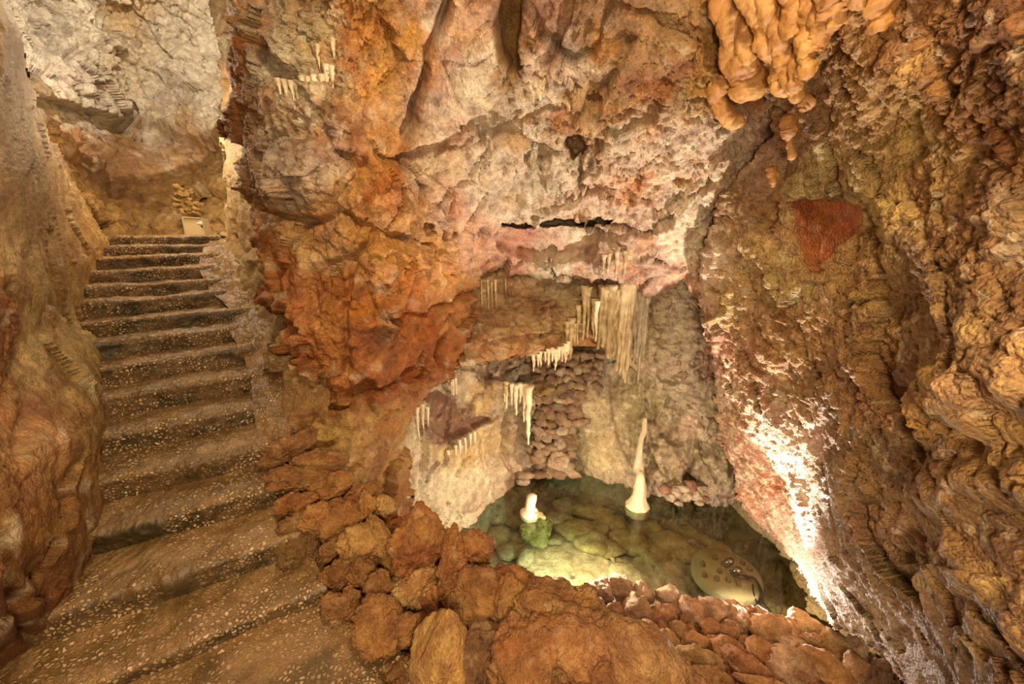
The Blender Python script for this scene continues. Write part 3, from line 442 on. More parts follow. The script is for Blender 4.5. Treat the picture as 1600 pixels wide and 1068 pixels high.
def zbot(P):
    rough = sst((P[:, 0] - .75) / .4) * sst((P[:, 1] - 3.3) / .5)
    return -2.12 + .1 * rough + facets(P, 2.6, 111, .2, .1, .1) * (.15 + rough) + fbm(P, 8, 4, 112) * .02
struct(ground('floor_pool', -1.4, 2.3, 4.2, 6.0, .025, zbot, lambda P: cmix(P, 'c0b074', 'e4d8a0', 3, 113), ROCK))
struct(relief('wall_parapet', [(440, 700, 2.5), (440, 800, 2.15), (460, 850, 1.98), (500, 930, 1.70), (560, 1000, 1.48), (640, 1060, 1.30), (520, 740, 2.4), (600, 800, 2.1), (680, 840, 1.95), (760, 880, 1.85), (850, 925, 1.75), (940, 970, 1.5), (1050, 1060, 1.24), (600, 900, 1.8), (700, 960, 1.55), (800, 1000, 1.4), (900, 1068, 1.18), (700, 1068, 1.26), (800, 1140, 1.0)],
    (420, 660, 1160, 1140), 2.2, lambda P, X, Y: facets(P, 5, 121, .5, .2, .2) + facets(P, 13, 122, .5, .2, .2) + fbm(P, 18, 4, 123) * .015,
    [(450, 700, 'a86428'), (520, 780, 'a45e22'), (600, 850, 'b0652a'), (700, 900, 'b86c2c'), (800, 950, 'b0682c'), (900, 980, 'a86430'), (960, 1020, 'b87438'), (560, 960, '8f5420'), (700, 1040, '8a5224'), (850, 1050, 'a05c26')],
    poly=[(438, 690), (470, 690), (500, 730), (560, 765), (600, 795), (690, 840), (752, 872), (765, 904), (850, 925), (880, 938), (930, 965), (960, 985), (1010, 1010), (1060, 1035), (1110, 1080), (1120, 1135), (640, 1135), (560, 1010), (500, 945), (470, 860), (442, 800)],
    sil=([(438, 690), (470, 690), (500, 730), (560, 765), (600, 795), (690, 840), (752, 872), (765, 904), (850, 925), (880, 938), (930, 965), (960, 985), (1010, 1010), (1060, 1035), (1110, 1080)], 14, .15),
    mottle=[('6e3612', 6, .1, .7, .5, 124), ('dca050', 9, .3, .8, .5, 125)], back=.5, jag=6))
DD = lambda y: 2.86 - .0072 * (y - 930)
struct(relief('wall_dam', [(800, 900, DD(900) + .1), (900, 930, DD(930) + .1), (1000, 950, DD(950) + .1), (1200, 980, DD(980) + .1), (1380, 1010, DD(1010) + .1), (900, 1100, DD(1100) + .1), (1200, 1100, DD(1100) + .1), (1400, 1100, DD(1100) + .1)],
    (800, 880, 1420, 1130), 3, lambda P, X, Y: facets(P, 6, 131, .5, .2, .3) + fbm(P, 20, 4, 132) * .012, [(900, 950, '8f5220'), (1000, 1000, '8a4c1c'), (1200, 1050, '8f5424'), (1380, 1050, 'b88050')],
    poly=[(805, 900), (880, 925), (960, 945), (1080, 960), (1200, 985), (1290, 1000), (1400, 1020), (1415, 1125), (805, 1125)], back=.6, mottle=[('c8843c', 7, .2, .8, .5, 133)]))
# ------------------------------------------------------------------ staircase
NOS = [((163, 369), (338, 368)), ((157, 384), (323, 382)), ((144, 403), (319, 397)), ((138, 424), (317, 416)), ((130, 448), (330, 437)), ((128, 474), (338, 457)), ((132, 504), (375, 482)), ((142, 538), (363, 511)),
       ((148, 577), (385, 542)), ((150, 624), (398, 583)), ((148, 686), (402, 633)), ((140, 756), (408, 698)), ((127, 840), (420, 765)), ((9, 984), (437, 846)), ((100, 1090), (494, 923))]
DIST = [6.35, 6.05, 5.75, 5.45, 5.16, 4.87, 4.58, 4.28, 3.97, 3.66, 3.32, 2.96, 2.65, 2.33, 1.97]
NL, NR = [], []
for k, (a, b) in enumerate(NOS):
    mid_ = ((a[0] + b[0]) / 2, (a[1] + b[1]) / 2); rx, ry, rz = [float(q) for q in ray(*mid_)]; t = DIST[k] / math.hypot(rx, ry)
    if k > 4:
        z1 = atz(*a, EYE - 1); z2 = atz(*b, EYE - 1); mm = (z1 + z2)[:2] / 2; h = DIST[k] / np.hypot(*mm)
        NL.append(atz(*a, EYE - h)); NR.append(atz(*b, EYE - h))
    else:
        m = np.array([rx * t, ry * t]); ang = math.radians(38); nrm = np.array([-math.sin(ang), math.cos(ang)])
        for q, lst in ((a, NL), (b, NR)):
            r = np.array([float(v) for v in ray(*q)]); tt = (m @ nrm) / (r[:2] @ nrm); lst.append(np.array([0, 0, EYE]) + r * tt)
NL, NR = np.array(NL), np.array(NR)
stairs = empty('staircase', V(NL[-1]), 'worn pebble-dashed concrete staircase climbing to the left between cave walls', 'staircase')
back_dir = np.array([-.6, .8, 0])
def STC(P, H, Wd):                    # shade on risers and light on treads put into the colour
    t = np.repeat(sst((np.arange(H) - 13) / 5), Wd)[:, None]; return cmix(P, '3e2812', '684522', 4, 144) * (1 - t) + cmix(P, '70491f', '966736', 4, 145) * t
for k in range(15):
    dirn = (NR[k] - NL[k]) / np.linalg.norm(NR[k] - NL[k]); L = NL[k] - dirn * (.10 if k < 13 else .25); R = NR[k] + dirn * (.14 if k < 14 else .05)
    if k: nl, nr = NL[k - 1], NR[k - 1]
    else: nl, nr = NL[0] + back_dir * 1.0, NR[0] + back_dir * 1.0
    dn = (nr - nl) / np.linalg.norm(nr - nl); Lb, Rb = nl - dn * .10, nr + dn * .14
    drop = (NL[k][2] - NL[k + 1][2], NR[k][2] - NR[k + 1][2]) if k < 14 else (NL[k][2] + .03, NR[k][2] + .03)
    nu = 170 if k > 7 else 120; u = np.linspace(0, 1, nu)[:, None]
    n = L + (R - L) * u; bk = Lb + (Rb - Lb) * u; dz = (drop[0] + (drop[1] - drop[0]) * u)[:, 0] + .04
    edge = bk - n; edge[:, 2] = 0; el = np.linalg.norm(edge, axis=1)[:, None]; e = edge / el
    rr = .028; rows = []
    for s_ in np.linspace(0, 1, 14): p = n + e * (rr * .2 + .03 * (1 - s_)); p = p.copy(); p[:, 2] = n[:, 2] - rr - (1 - s_) * (dz - rr); rows.append(p)
    for a_ in np.linspace(.15, 1, 6) * math.pi / 2: p = n + e * (rr * (1 - math.cos(a_))) + e * rr * .2; p = p.copy(); p[:, 2] = n[:, 2] - rr + rr * math.sin(a_); rows.append(p)
    for s_ in np.linspace(.08, 1, 16): p = n + e * (rr * 1.2 + (el + .06 - rr * 1.2) * s_); p = p.copy(); p[:, 2] = n[:, 2] - .01 * s_; rows.append(p)
    G = np.stack(rows); H, Wd = G.shape[:2]; P = G.reshape(-1, 3)
    nrm = np.cross(np.gradient(G, axis=1), np.gradient(G, axis=0)).reshape(-1, 3); nrm /= np.linalg.norm(nrm, axis=1)[:, None] + 1e-9; nrm *= np.sign((nrm * (-back_dir + (0, 0, 1))).sum(1))[:, None]
    P = P + nrm * (fbm(P, 2.6, 3, 140) * .022 + fbm(P, 11, 3, 141) * .010 + popcorn(P, 48, 142) * .35 + fbm(P, 40, 3, 143) * .004)[:, None]
    ii = np.arange(H * Wd).reshape(H, Wd); q = np.stack([ii[:-1, :-1].ravel(), ii[:-1, 1:].ravel(), ii[1:, 1:].ravel(), ii[1:, :-1].ravel()], -1)
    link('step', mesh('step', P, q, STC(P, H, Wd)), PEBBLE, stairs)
# sloping concrete verge on the right of the steps
tt = np.linspace(0, 11.6, 420); base = np.stack([np.interp(tt, range(15), NR[:, i]) for i in range(3)], -1)
for i in range(3): base[:, i] = np.convolve(np.pad(base[:, i], 12, 'edge'), np.ones(25) / 25, 'valid')
cd = np.array([.80, .58, 0]); us = np.linspace(-.12, 1, 40); vw = np.interp(tt, [0, 8, 11, 14], [.36, .30, .18, .10])[:, None]
G = base[:, None] + cd * (us[None] * vw)[..., None]; G[..., 2] += -.045 + .55 * np.clip(us[None] * vw, 0, 1) ** 1.2 + .01
P = G.reshape(-1, 3); P[:, 2] += fbm(P, 2.5, 4, 150) * .05 + fbm(P, 16, 4, 151) * .012
ii = np.arange(len(P)).reshape(420, 40); q = np.stack([ii[:-1, :-1].ravel(), ii[:-1, 1:].ravel(), ii[1:, 1:].ravel(), ii[1:, :-1].ravel()], -1)
link('side_verge', mesh('side_verge', P, q, cmix(P, '6a4522', '8e6030', 4, 152)), PEBBLE, stairs)
# ------------------------------------------------------------------ pool water
def water_mat():
    m, nt, N, L, B = nodes('pool_water'); out = N['Material Output']
    t = N.new('ShaderNodeBsdfTransparent'); t.inputs[0].default_value = (.91, .93, .78, 1); g = N.new('ShaderNodeBsdfGlossy'); g.inputs['Roughness'].default_value = .015
    fr = N.new('ShaderNodeFresnel'); fr.inputs[0].default_value = 1.33; n = N.new('ShaderNodeTexNoise'); n.inputs['Scale'].default_value = 5
    ge = N.new('ShaderNodeNewGeometry'); L.new(ge.outputs['Position'], n.inputs['Vector']); bp = N.new('ShaderNodeBump'); bp.inputs['Distance'].default_value = .002; bp.inputs['Strength'].default_value = .25; L.new(n.outputs['Fac'], bp.inputs['Height'])
    L.new(bp.outputs[0], g.inputs['Normal']); mx = N.new('ShaderNodeMixShader'); ad = N.new('ShaderNodeMath'); ad.operation = 'MULTIPLY'; ad.inputs[1].default_value = 2.2; L.new(fr.outputs[0], ad.inputs[0]); L.new(ad.outputs[0], mx.inputs[0]); L.new(t.outputs[0], mx.inputs[1]); L.new(g.outputs[0], mx.inputs[2]); L.new(mx.outputs[0], out.inputs['Surface'])
    return m
WP = [(640, 900), (660, 850), (700, 822), (760, 774), (825, 738), (885, 726), (945, 740), (1005, 762), (1160, 776), (1290, 800), (1400, 960), (1380, 1030), (1000, 1060), (800, 980), (700, 930)]
wv = np.array([atz(x, y, WATER) for x, y in WP]); me = bpy.data.meshes.new('pool_water'); bm = bmesh.new(); bm.faces.new([bm.verts.new(V(p)) for p in wv][::-1]); bm.to_mesh(me); bm.free()
tag(link('pool_water', me, water_mat(), None, False), 'clear green tinted water filling the cave pool', 'water', kind='stuff')
# ------------------------------------------------------------------ loose rocks
_ico = {}
def ico(n):
    if n not in _ico:
        bm = bmesh.new(); bmesh.ops.create_icosphere(bm, subdivisions=n, radius=1); bm.verts.ensure_lookup_table()
        _ico[n] = (np.array([v.co[:] for v in bm.verts]), np.array([[v.index for v in f.verts] for f in bm.faces])); bm.free()
    return _ico[n]
def zc(x, y, Y): return Y / float(ray(x, y)[1])
def rock(name, px, py, Y, w, h, dep=None, rot=0, col='b8763a', seed=0, detail=4, sharp=14, rough=1.0, label=None, cat='rock', group=None, knob=0, col2=None, mat=None, tilt=0, zoff=0, parent=None):
    """an angular stone whose centre, width and height come from where it lies and how big it is"""
    r = np.random.RandomState(seed + 1000); S, Fc = ico(detail); k = zc(px, py, Y) / F
    a, b = w * k / 2, h * k / 2; c = (dep or min(a, b) * 2) / 2 if dep is None else dep / 2
    N = r.normal(size=(sharp, 3)); N /= np.linalg.norm(N, axis=1)[:, None]; dpl = .66 + .34 * r.rand(sharp)
    dots = S @ N.T; rad = np.where(dots > .05, dpl / np.maximum(dots, .05), 9)
    rad = -np.log(np.exp(-rad * 26).sum(1) + math.exp(-26 * 1.12)) / 26 + .03
    U = S * rad[:, None]; off = r.rand(3) * 40
    U = U + S * ((fbm(U + off, 1.6, 3, seed % 13) * .10 + fbm(U + off, 6, 3, 2, .6) * .035 + facets(U + off, 3.0, 3, .5, .16, .14) * .5 + fbm(U + off, 14, 3, 4, .65) * .022) * rough)[:, None]
    if knob: U = U + S * (popcorn(U + off, 4.5, 3) * knob)[:, None]
    P = U * (a, c, b)
    ca, sa = math.cos(rot), math.sin(rot); P = P @ np.array([[ca, 0, sa], [0, 1, 0], [-sa, 0, ca]]).T      # roll
    tl = -PITCH * .8 + tilt; P = P @ np.array([[1, 0, 0], [0, math.cos(tl), -math.sin(tl)], [0, math.sin(tl), math.cos(tl)]]).T
    yaw = -math.atan2(float(ray(px, py)[0]), 1); P = P @ np.array([[math.cos(yaw), -math.sin(yaw), 0], [math.sin(yaw), math.cos(yaw), 0], [0, 0, 1]]).T
    ctr = at(px, py, Y) + (0, 0, zoff); P = P + ctr
    nd = P - ctr; nd /= np.linalg.norm(nd, axis=1)[:, None] + 1e-9; big = min(1, max(a, b) / .09) * rough
    P = P + nd * ((facets(P, 16, 5, .5, .2, .2) + fbm(P, 30, 4, 6, .6) * .005) * big * .6)[:, None]
    t = sst(.5 + fbm(P, 7, 4, 5, .6))[:, None]; t2 = sst((fbm(P, 16, 4, 6, .6) - .25) * 1.6)[:, None]
    c1 = pc(col) * (1.0); c2 = pc(col2) if col2 else c1 * np.array([.72, .62, .5])
    cc = c1 * (1 - t * .8) + c2 * t * .8; cc = cc * (1 - t2 * .25) + pc('e0ac68') * t2 * .25
    o = link(name, mesh(name, P - ctr, Fc, cc), mat or ROCK, parent); o.location = ctr
    if label: tag(o, label, cat, group)
    return o
R_ = lambda n: 1000 + n * 17
def mixhex(a, b, t): return ''.join('%02x' % round(int(a[i:i + 2], 16) * (1 - t) + int(b[i:i + 2], 16) * t) for i in (0, 2, 4))
# foreground rocks heaped beside the landing: (x, y, distance, w, h, roll, colour, label, extra)
PR = [
 (452, 700, 2.42, 74, 34, -.3, 'a0602c', 'curled brown rock lobe beside the stairs, uppermost of the parapet heap', {}),
 (497, 722, 2.38, 90, 28, .2, 'b06c30', 'long thin brown rock lying along the top of the parapet heap', {}),
 (470, 745, 2.28, 84, 34, .15, 'a4622a', 'flattened brown rock just under the long thin one by the stairs', {}),
 (518, 758, 2.28, 54, 34, -.3, 'b8702f', 'knobbly orange rock on the crest of the heap below the tan wall', {'knob': .3}),
 (462, 785, 2.12, 56, 34, 0, 'b4642a', 'smooth rust coloured rock at the stair side of the heap', {}),
 (494, 803, 2.04, 46, 30, -.6, 'cf8236', 'flat pointed bright orange rock lying on the heap near the stairs', {}),
 (474, 818, 2.05, 62, 40, 0, '7e4c20', 'dark brown rock against the stair edge, upper one', {}),
 (474, 853, 1.95, 66, 62, 0, '74441c', 'dark brown rounded block against the stair edge, lower one', {}),
 (530, 812, 2.03, 74, 52, .15, 'bc7634', 'large tan orange rock in the middle of the parapet heap', {}),
 (564, 772, 2.18, 52, 34, -.5, 'b06428', 'brown slanting rock at the crest beside the pale grotto wall', {}),
 (577, 791, 2.08, 26, 42, .2, 'c87c34', 'small upright orange rock splinter at the crest', {}),
 (599, 786, 2.10, 32, 28, .5, 'dca04c', 'pale yellow pointed rock tip at the crest beside the big orange boulder', {}),
 (516, 857, 1.90, 46, 22, -.4, '9c5a26', 'small slanting brown rock left of the yellow block', {}),
 (571, 850, 1.86, 64, 58, .1, 'd49a48', 'angular yellow block in the middle of the heap', {'col2': 'b06a30'}),
 (603, 858, 1.84, 34, 98, -.38, 'cf8e3e', 'tall narrow yellowish slab leaning left of the big orange boulder', {}),
 (568, 893, 1.76, 38, 44, .3, 'b06e30', 'brown rock under the yellow block', {}),
 (528, 900, 1.78, 56, 42, -.2, '94541f', 'brown crumbly rock at the foot of the heap near the landing', {}),
 (592, 918, 1.66, 40, 36, 0, 'a4602a', 'round brown rock below the narrow yellowish slab', {}),
 (545, 926, 1.66, 18, 16, .4, 'dc8838', 'tiny bright orange rock at the foot of the heap', {}),
 (533, 946, 1.60, 58, 34, .1, 'a2602a', 'low brown rock where the heap meets the landing', {}),
 (526, 967, 1.56, 16, 14, 0, 'cf9a50', 'tiny pale rock on the landing at the foot of the heap', {}),
 (480, 901, 1.78, 32, 12, 0, 'cf9448', 'small flat pale rock lying on the lowest stair', {}),
 (649, 846, 1.83, 82, 88, .0, 'b86628', 'large rust orange boulder sitting on the crest of the heap', {'col2': '98501f', 'detail': 5, 'sharp': 11}),
 (640, 922, 1.70, 84, 66, .1, 'b06a30', 'pitted porous brown rock under the rust orange boulder', {'knob': -.25, 'detail': 5, 'col2': 'd8a050'}),
 (702, 895, 1.68, 40, 130, .12, 'b4672c', 'tall tongue shaped smooth rock standing between the boulder and the porous mass', {'detail': 5}),
 (738, 856, 1.80, 52, 54, 0, 'b8682c', 'rounded orange rock on the crest against the green pool', {'detail': 5, 'knob': .12}),
 (745, 930, 1.60, 90, 84, -.1, 'b06a2e', 'big porous brown rock right of the tongue shaped one', {'knob': -.2, 'detail': 5}),
 (598, 978, 1.48, 84, 66, .55, 'b0692c', 'draping jagged rock hanging over the landing floor', {'detail': 5}),
 (634, 985, 1.46, 44, 38, .1, 'a05a26', 'brown rock wedged behind the smooth standing slab', {}),
 (688, 1035, 1.28, 96, 150, .22, 'a9632c', 'big smooth flat slab leaning at the bottom edge of the picture', {'detail': 5, 'rough': .35, 'sharp': 9, 'col2': 'cf9040'}),
 (744, 1036, 1.28, 70, 90, .15, '7a5030', 'dark grey brown rock right of the leaning smooth slab', {'detail': 5}),
 (795, 908, 1.66, 80, 44, .2, 'ab6028', 'broad brown rock on the crest above the green water', {'detail': 5}),
 (850, 930, 1.58, 56, 38, .5, 'b4672a', 'slanting orange rock on the crest next to the first stones of the dam', {'detail': 5}),
 (800, 958, 1.50, 66, 92, .1, 'b87234', 'ribbed brown rock pillar in the middle of the foreground mass', {'detail': 5}),
 (818, 1030, 1.27, 120, 130, -.1, 'a8602a', 'massive rough brown rock at the bottom edge right of the dark grey one', {'detail': 5}),
 (862, 960, 1.46, 110, 74, .35, 'a0602c', 'large hairy textured brown rock above the knobbly one', {'detail': 5}),
 (898, 1012, 1.30, 130, 120, .2, 'ac6a34', 'big knobbly brown rock covered in rounded lumps', {'detail': 5, 'knob': .30}),
 (924, 952, 1.46, 46, 60, -.6, 'bc7838', 'thin bright ridge rock edging the knobbly one beside the dam', {'detail': 5}),
 (1000, 1044, 1.20, 150, 96, .2, 'b0703c', 'smooth rounded brown boulder at the bottom edge before the dam', {'detail': 5, 'rough': .5}),
 (1062, 1052, 1.22, 90, 44, .55, 'b8763e', 'jagged lumpy ridge rock sloping right at the bottom edge', {'detail': 5, 'knob': .25}),
 (935, 1062, 1.17, 50, 60, .1, '94562a', 'dark rock in the gap between the knobbly rock and the rounded boulder', {}),
]
for i, (x, y, Y, w_, h_, ro, c_, lb, ex) in enumerate(PR):
    rock('rock', x, y, Y - (.09 if i < 7 else .04), w_ * 1.12, h_ * 1.12, rot=ro, col=mixhex(c_, 'b07a3c', .38), seed=R_(i), label=lb, group=None, **{'detail': 5, 'sharp': 12, **ex})
# stones of the low dry-stone dam holding back the pool (coordinates on the crop: 2.667 px per px)
DS = [(150,140,88,68,'c48a50'),(200,170,54,54,'a86a38'),(255,175,54,54,'c09068'),(320,165,100,100,'e0b48c'),(405,160,104,118,'d8a880'),(490,180,92,96,'e2b488'),(590,198,104,88,'e0b08a'),(300,224,70,54,'dcb088'),(375,255,72,72,'cc9458'),(465,258,120,116,'cf9c68'),
 (578,272,104,108,'c47c48'),(685,258,118,124,'dca074'),(780,258,134,108,'e0a87c'),(878,235,100,54,'b87440'),(888,295,108,108,'d8a468'),(940,248,44,36,'b87440'),(1000,272,104,60,'d8a878'),(965,315,78,92,'cc9860'),(1040,350,160,138,'cc8448'),(1110,322,66,84,'b46a34'),
 (1170,318,156,96,'cf9854'),(1195,377,96,56,'c89058'),(1300,388,136,110,'d8a050'),(640,340,66,84,'c08448'),(520,342,82,80,'c4884c'),(692,335,56,46,'9c5524'),(775,332,82,68,'b4642c'),(850,350,84,92,'9c5424'),(592,382,106,86,'c08438'),(710,378,118,76,'c47a3c'),
 (790,388,76,60,'b06c34'),(920,377,56,52,'b46c30'),(850,424,170,94,'b4682c'),(985,425,130,116,'b06428'),(1125,402,136,66,'d0a070'),(722,458,196,86,'b88438'),(1100,480,160,146,'d4a070'),(1255,492,190,126,'c87c2c'),(935,497,200,94,'a85422'),(1000,552,190,50,'b06428'),
 (820,532,100,66,'a45c24'),(430,312,58,46,'a0602c'),(440,352,78,66,'a45e28'),(390,300,46,46,'b0642c'),(505,392,90,56,'a85c26'),(760,525,130,66,'b8752e'),(1385,405,76,90,'dcae84'),(1385,485,90,116,'b07444'),(575,330,50,60,'b87038'),(625,250,50,40,'c88858'),(1235,330,46,30,'b88050'),(340,245,60,36,'cc9c70'),(420,225,40,40,'c08c60'),(545,430,70,40,'9c5a28'),(670,290,40,40,'b4703c'),(1060,420,60,40,'a05c28'),(1180,540,90,40,'a86030')]
cw = lambda c: ('pale' if int(c[4:6], 16) > 0x78 else 'tan' if int(c[2:4], 16) > 0x88 else 'rust brown' if int(c[0:2], 16) < 0xac else 'orange')
courses = [('top', 215), ('second', 290), ('third', 345), ('fourth', 410), ('fifth', 470), ('bottom', 999)]; cnt = {}
for (X_, Y_, w_, h_, c_) in sorted(DS):
    cn = next(n for n, lim in courses if Y_ - X_ * .12 + 40 < lim); sz = 'large ' if w_ * h_ > 11000 else 'small ' if w_ * h_ < 4200 else ''
    key = (cn, sz, cw(c_)); cnt.setdefault(key, []).append((X_, Y_, w_, h_, c_))
ORD = ['leftmost', 'second from left', 'third from left', 'fourth from left', 'fifth from left', 'sixth from left', 'seventh from left', 'eighth from left']
n_ = 0
for (cn, sz, cc_), lst in cnt.items():
    for j, (X_, Y_, w_, h_, c_) in enumerate(lst):
        px, py = 820 + X_ / 2.667, 860 + Y_ / 2.667; n_ += 1
        lb = f"{sz}{cc_} stone, {cn} course of the pool dam" + (f", {ORD[j]} such" if len(lst) > 1 else "")
        rock('dam_stone', px, py, DD(py) - .02, w_ / 2.667 * 1.06, h_ / 2.667 * 1.06, rot=random.Random(n_).uniform(-.3, .3), col=mixhex(c_, 'dca26a', .5), seed=R_(n_) + 5, detail=4, sharp=15, rough=.7, label=lb, cat='stone', group='stones of the pool dam')
# ------------------------------------------------------------------ things in the pool
SUB = [(800, 862, 40, 18), (780, 838, 46, 22), (800, 815, 40, 20), (820, 870, 38, 20), (870, 812, 50, 26), (862, 842, 30, 14), (890, 790, 46, 20), (850, 775, 40, 18), (900, 830, 60, 26), (930, 850, 56, 26), (925, 800, 60, 24), (960, 820, 44, 20), (955, 858, 40, 22), (985, 850, 60, 30), (1010, 826, 44, 22), (1040, 850, 60, 30), (985, 800, 40, 16), (1040, 810, 44, 20), (1065, 830, 40, 22), (1085, 806, 44, 18), (960, 782, 44, 16), (1050, 788, 38, 14), (1090, 788, 40, 12), (1020, 870, 50, 22), (920, 770, 40, 16), (1100, 845, 40, 18), (1135, 862, 54, 18), (1195, 852, 44, 20), (1112, 885, 40, 18), (1075, 865, 44, 20), (880, 760, 36, 14), (1015, 802, 30, 14), (838, 795, 34, 18), (935, 826, 34, 16)]
def subD(x, y, z): return float(atz(x, y, z)[1])
for i, (x, y, w_, h_) in enumerate(SUB):
    side = 'left' if x < 880 else 'middle' if x < 1000 else 'right'
    rock('submerged_stone', x, y, subD(x, y, -2.0), w_ * 1.1, h_ * 1.2, dep=w_ * .007, col='c4b478' if x < 900 else 'd0a868', seed=R_(i) + 9, detail=3, sharp=12, rough=.7, label=f'flat submerged stone on the pool bed in the {side} of the pool', cat='stone', group=f'submerged stones, {side} of the pool')
rk = rock('submerged_boulder', 836, 826, subD(836, 832, -1.86), 54, 54, dep=.32, col='c4a058', col2='8a6a30', seed=77, detail=5, knob=.22, label='lumpy mud coloured boulder rising through the water under the white stump', cat='boulder')
# tubes and lathes
def lathe(name, prof, p0, mat, parent=None, seg=24, wob=0., seed=0, cols=None, lean=(0, 0), bump=0., knob=0.):
    prof = np.array(prof, float); a = np.linspace(0, 2 * math.pi, seg, endpoint=False); r, z = prof[:, 0][:, None], prof[:, 1][:, None]
    P = np.stack([r * np.cos(a) + 0 * z, r * np.sin(a), z + 0 * a], -1).reshape(-1, 3)
    zz = P[:, 2]; P = P + np.stack([lean[0] * zz + wob * pn(np.c_[zz * 0, zz * 0, zz], 4, seed), lean[1] * zz + wob * pn(np.c_[zz * 0, zz * 0 + 5, zz], 4, seed), 0 * zz], -1)
    W = P + p0; rad = np.stack([np.tile(np.cos(a), len(prof)), np.tile(np.sin(a), len(prof)), 0 * zz], -1)
    if bump: P = P + rad * (bump * (fbm(W, 18, 3, seed + 1) + .6 * fbm(W * (1, 1, .4), 50, 2, seed + 2)))[:, None]
    if knob: P = P + rad * popcorn(W, knob, seed)[:, None] * .5
    n, m = len(prof), seg; ii = np.arange(n * m).reshape(n, m); jj = np.roll(ii, -1, 1)
    q = np.stack([ii[:-1].ravel(), jj[:-1].ravel(), jj[1:].ravel(), ii[1:].ravel()], -1)
    P = np.vstack([P, [[*(P[:m].mean(0))], [*(P[-m:].mean(0))]]]); t0 = np.stack([jj[0], ii[0], np.full(m, n * m)], -1); t1 = np.stack([ii[-1], jj[-1], np.full(m, n * m + 1)], -1)
    cc = None
    if cols is not None:
        W = P + p0; t = sst(.5 + fbm(W, 12, 4, 8, .6))[:, None]; cc = pc(cols[0]) * (1 - t) + pc(cols[1]) * t
    o = link(name, mesh(name, P, [q, t0, t1], cc), mat, parent if parent and parent.type == 'EMPTY' else parent)
    o.location = p0
    return o
def spike(name, x, y, Y, L, w, cols=('dcbc88', 'f0dcb4'), seed=0, label=None, cat='stalactite', group=None, seg=14, blunt=.15, parent=None, flute=.5):
    k = zc(x, y, Y) / F; p0 = at(x, y, Y); L *= k; r = w * k / 2; n = 26; s = np.linspace(0, 1, n); rr = np.random.RandomState(seed)
    pr = [(0.001, .03)] + [(r * ((1 - t) ** .75 * (1 - blunt) + blunt * (1 if t < .97 else .5)) * (1 + .12 * math.sin(t * 23 + seed) * flute + .3 * math.exp(-t * 9)), .03 - t * (L + .03)) for t in s]
    o = lathe(name, pr, p0, SMOOTH, parent, seg, r * .6, seed, cols, bump=r * .25)
    if label: tag(o, label, cat, group)
    return o
# stalagmite in the pool, column above it, white stump, lumpy calcite
sg = at(998, 792, 4.72); base_z = WATER - .1
lathe('stalagmite', [(.001, -.12), (.16, -.11), (.155, 0), (.115, .06), (.085, .14), (.075, .26), (.06, .38), (.045, .46), (.02, .50), (.001, .505)], atz(998, 793, WATER) + (0, .05, 0), SMOOTH, None, 32, .02, 4, ('dcb878', 'e8c890'), lean=(.02, .02), bump=.012)
tag(bpy.data.objects['stalagmite'], 'smooth cream stalagmite standing in the water by the far shore', 'stalagmite')
lathe('calcite_column', [(.001, -.02), (.09, 0), (.06, .12), (.04, .3), (.035, .5), (.045, .62), (.03, .8), (.001, .82)], at(999, 735, 4.86), SMOOTH, None, 24, .03, 9, ('c0a070', 'd8bc8c'), bump=.02)
tag(bpy.data.objects['calcite_column'], 'thin knobbly calcite column on the back wall above the pool stalagmite', 'column')
lathe('calcite_stump', [(.001, -.05), (.13, -.045), (.125, .0), (.085, .035), (.06, .06), (.062, .13), (.066, .20), (.055, .245), (.03, .262), (.001, .265)], atz(828, 800, WATER + .01), SMOOTH, None, 28, .012, 3, ('f0d8c0', 'fbeee0'), lean=(.12, 0), bump=.01)
tag(bpy.data.objects['calcite_stump'], 'small white stalagmite stump poking out of the green water', 'stalagmite')
# fountain disc
STONE = rock_mat('cast_concrete', .7, .3, .5, .3, 70., col='b4a888'); DARKM = plain('black_cable_rubber', '15140f', .4); STUD = plain('stud_grey', '8a7a58', .5); CHROME = plain('lamp_metal', 'b8b8b0', .18, .9); GLASSY = plain('lamp_lens', 'dfe6dc', .08)
dc = atz(1135, 893, -1.74); dr = .355
disc = empty('fountain_disc', V(dc), 'round pale concrete fountain disc with studs lying just under the water', 'fountain')
lathe('plate', [(.001, 0), (dr * .98, 0), (dr, -.015), (dr * 1.0, -.09), (dr * .96, -.105), (.001, -.105)], dc, STONE, disc, 64, 0, 1, None, bump=.002)
lathe('pedestal', [(.001, -.1), (.13, -.1), (.10, -.2), (.14, -.42), (.001, -.42)], dc + (0, -.08, 0), STONE, disc, 32, 0, 2, None, bump=.006)
for i, (x, y) in enumerate([(1098, 882), (1101, 899), (1117, 872), (1120, 905), (1145, 873), (1160, 880), (1171, 890), (1162, 898), (1172, 905), (1154, 913), (1138, 907), (1124, 893), (1146, 897), (1131, 882)]):
    p = atz(x, y, -1.74); s_ = lathe('stud', [(.001, .045), (.018, .045), (.026, .035), (.026, .02), (.032, .01), (.032, -.01), (.001, -.01)], p, STUD, disc, 16)
    lathe('stud_cap', [(.001, .052), (.010, .051), (.015, .045), (.015, .04), (.001, .04)], p, STONE, s_, 12)
for i, (x, y) in enumerate([(1134, 883), (1146, 897)]):
    p = atz(x, y, -1.72); s_ = lathe('lamp_head', [(.001, .10), (.035, .10), (.045, .08), (.04, .03), (.02, .0), (.001, 0)], p, CHROME, disc, 20, lean=(.3, -.2)); lathe('lens', [(.001, .108), (.024, .106), (.03, .098), (.001, .097)], p, GLASSY, s_, 18, lean=(.3, -.2))
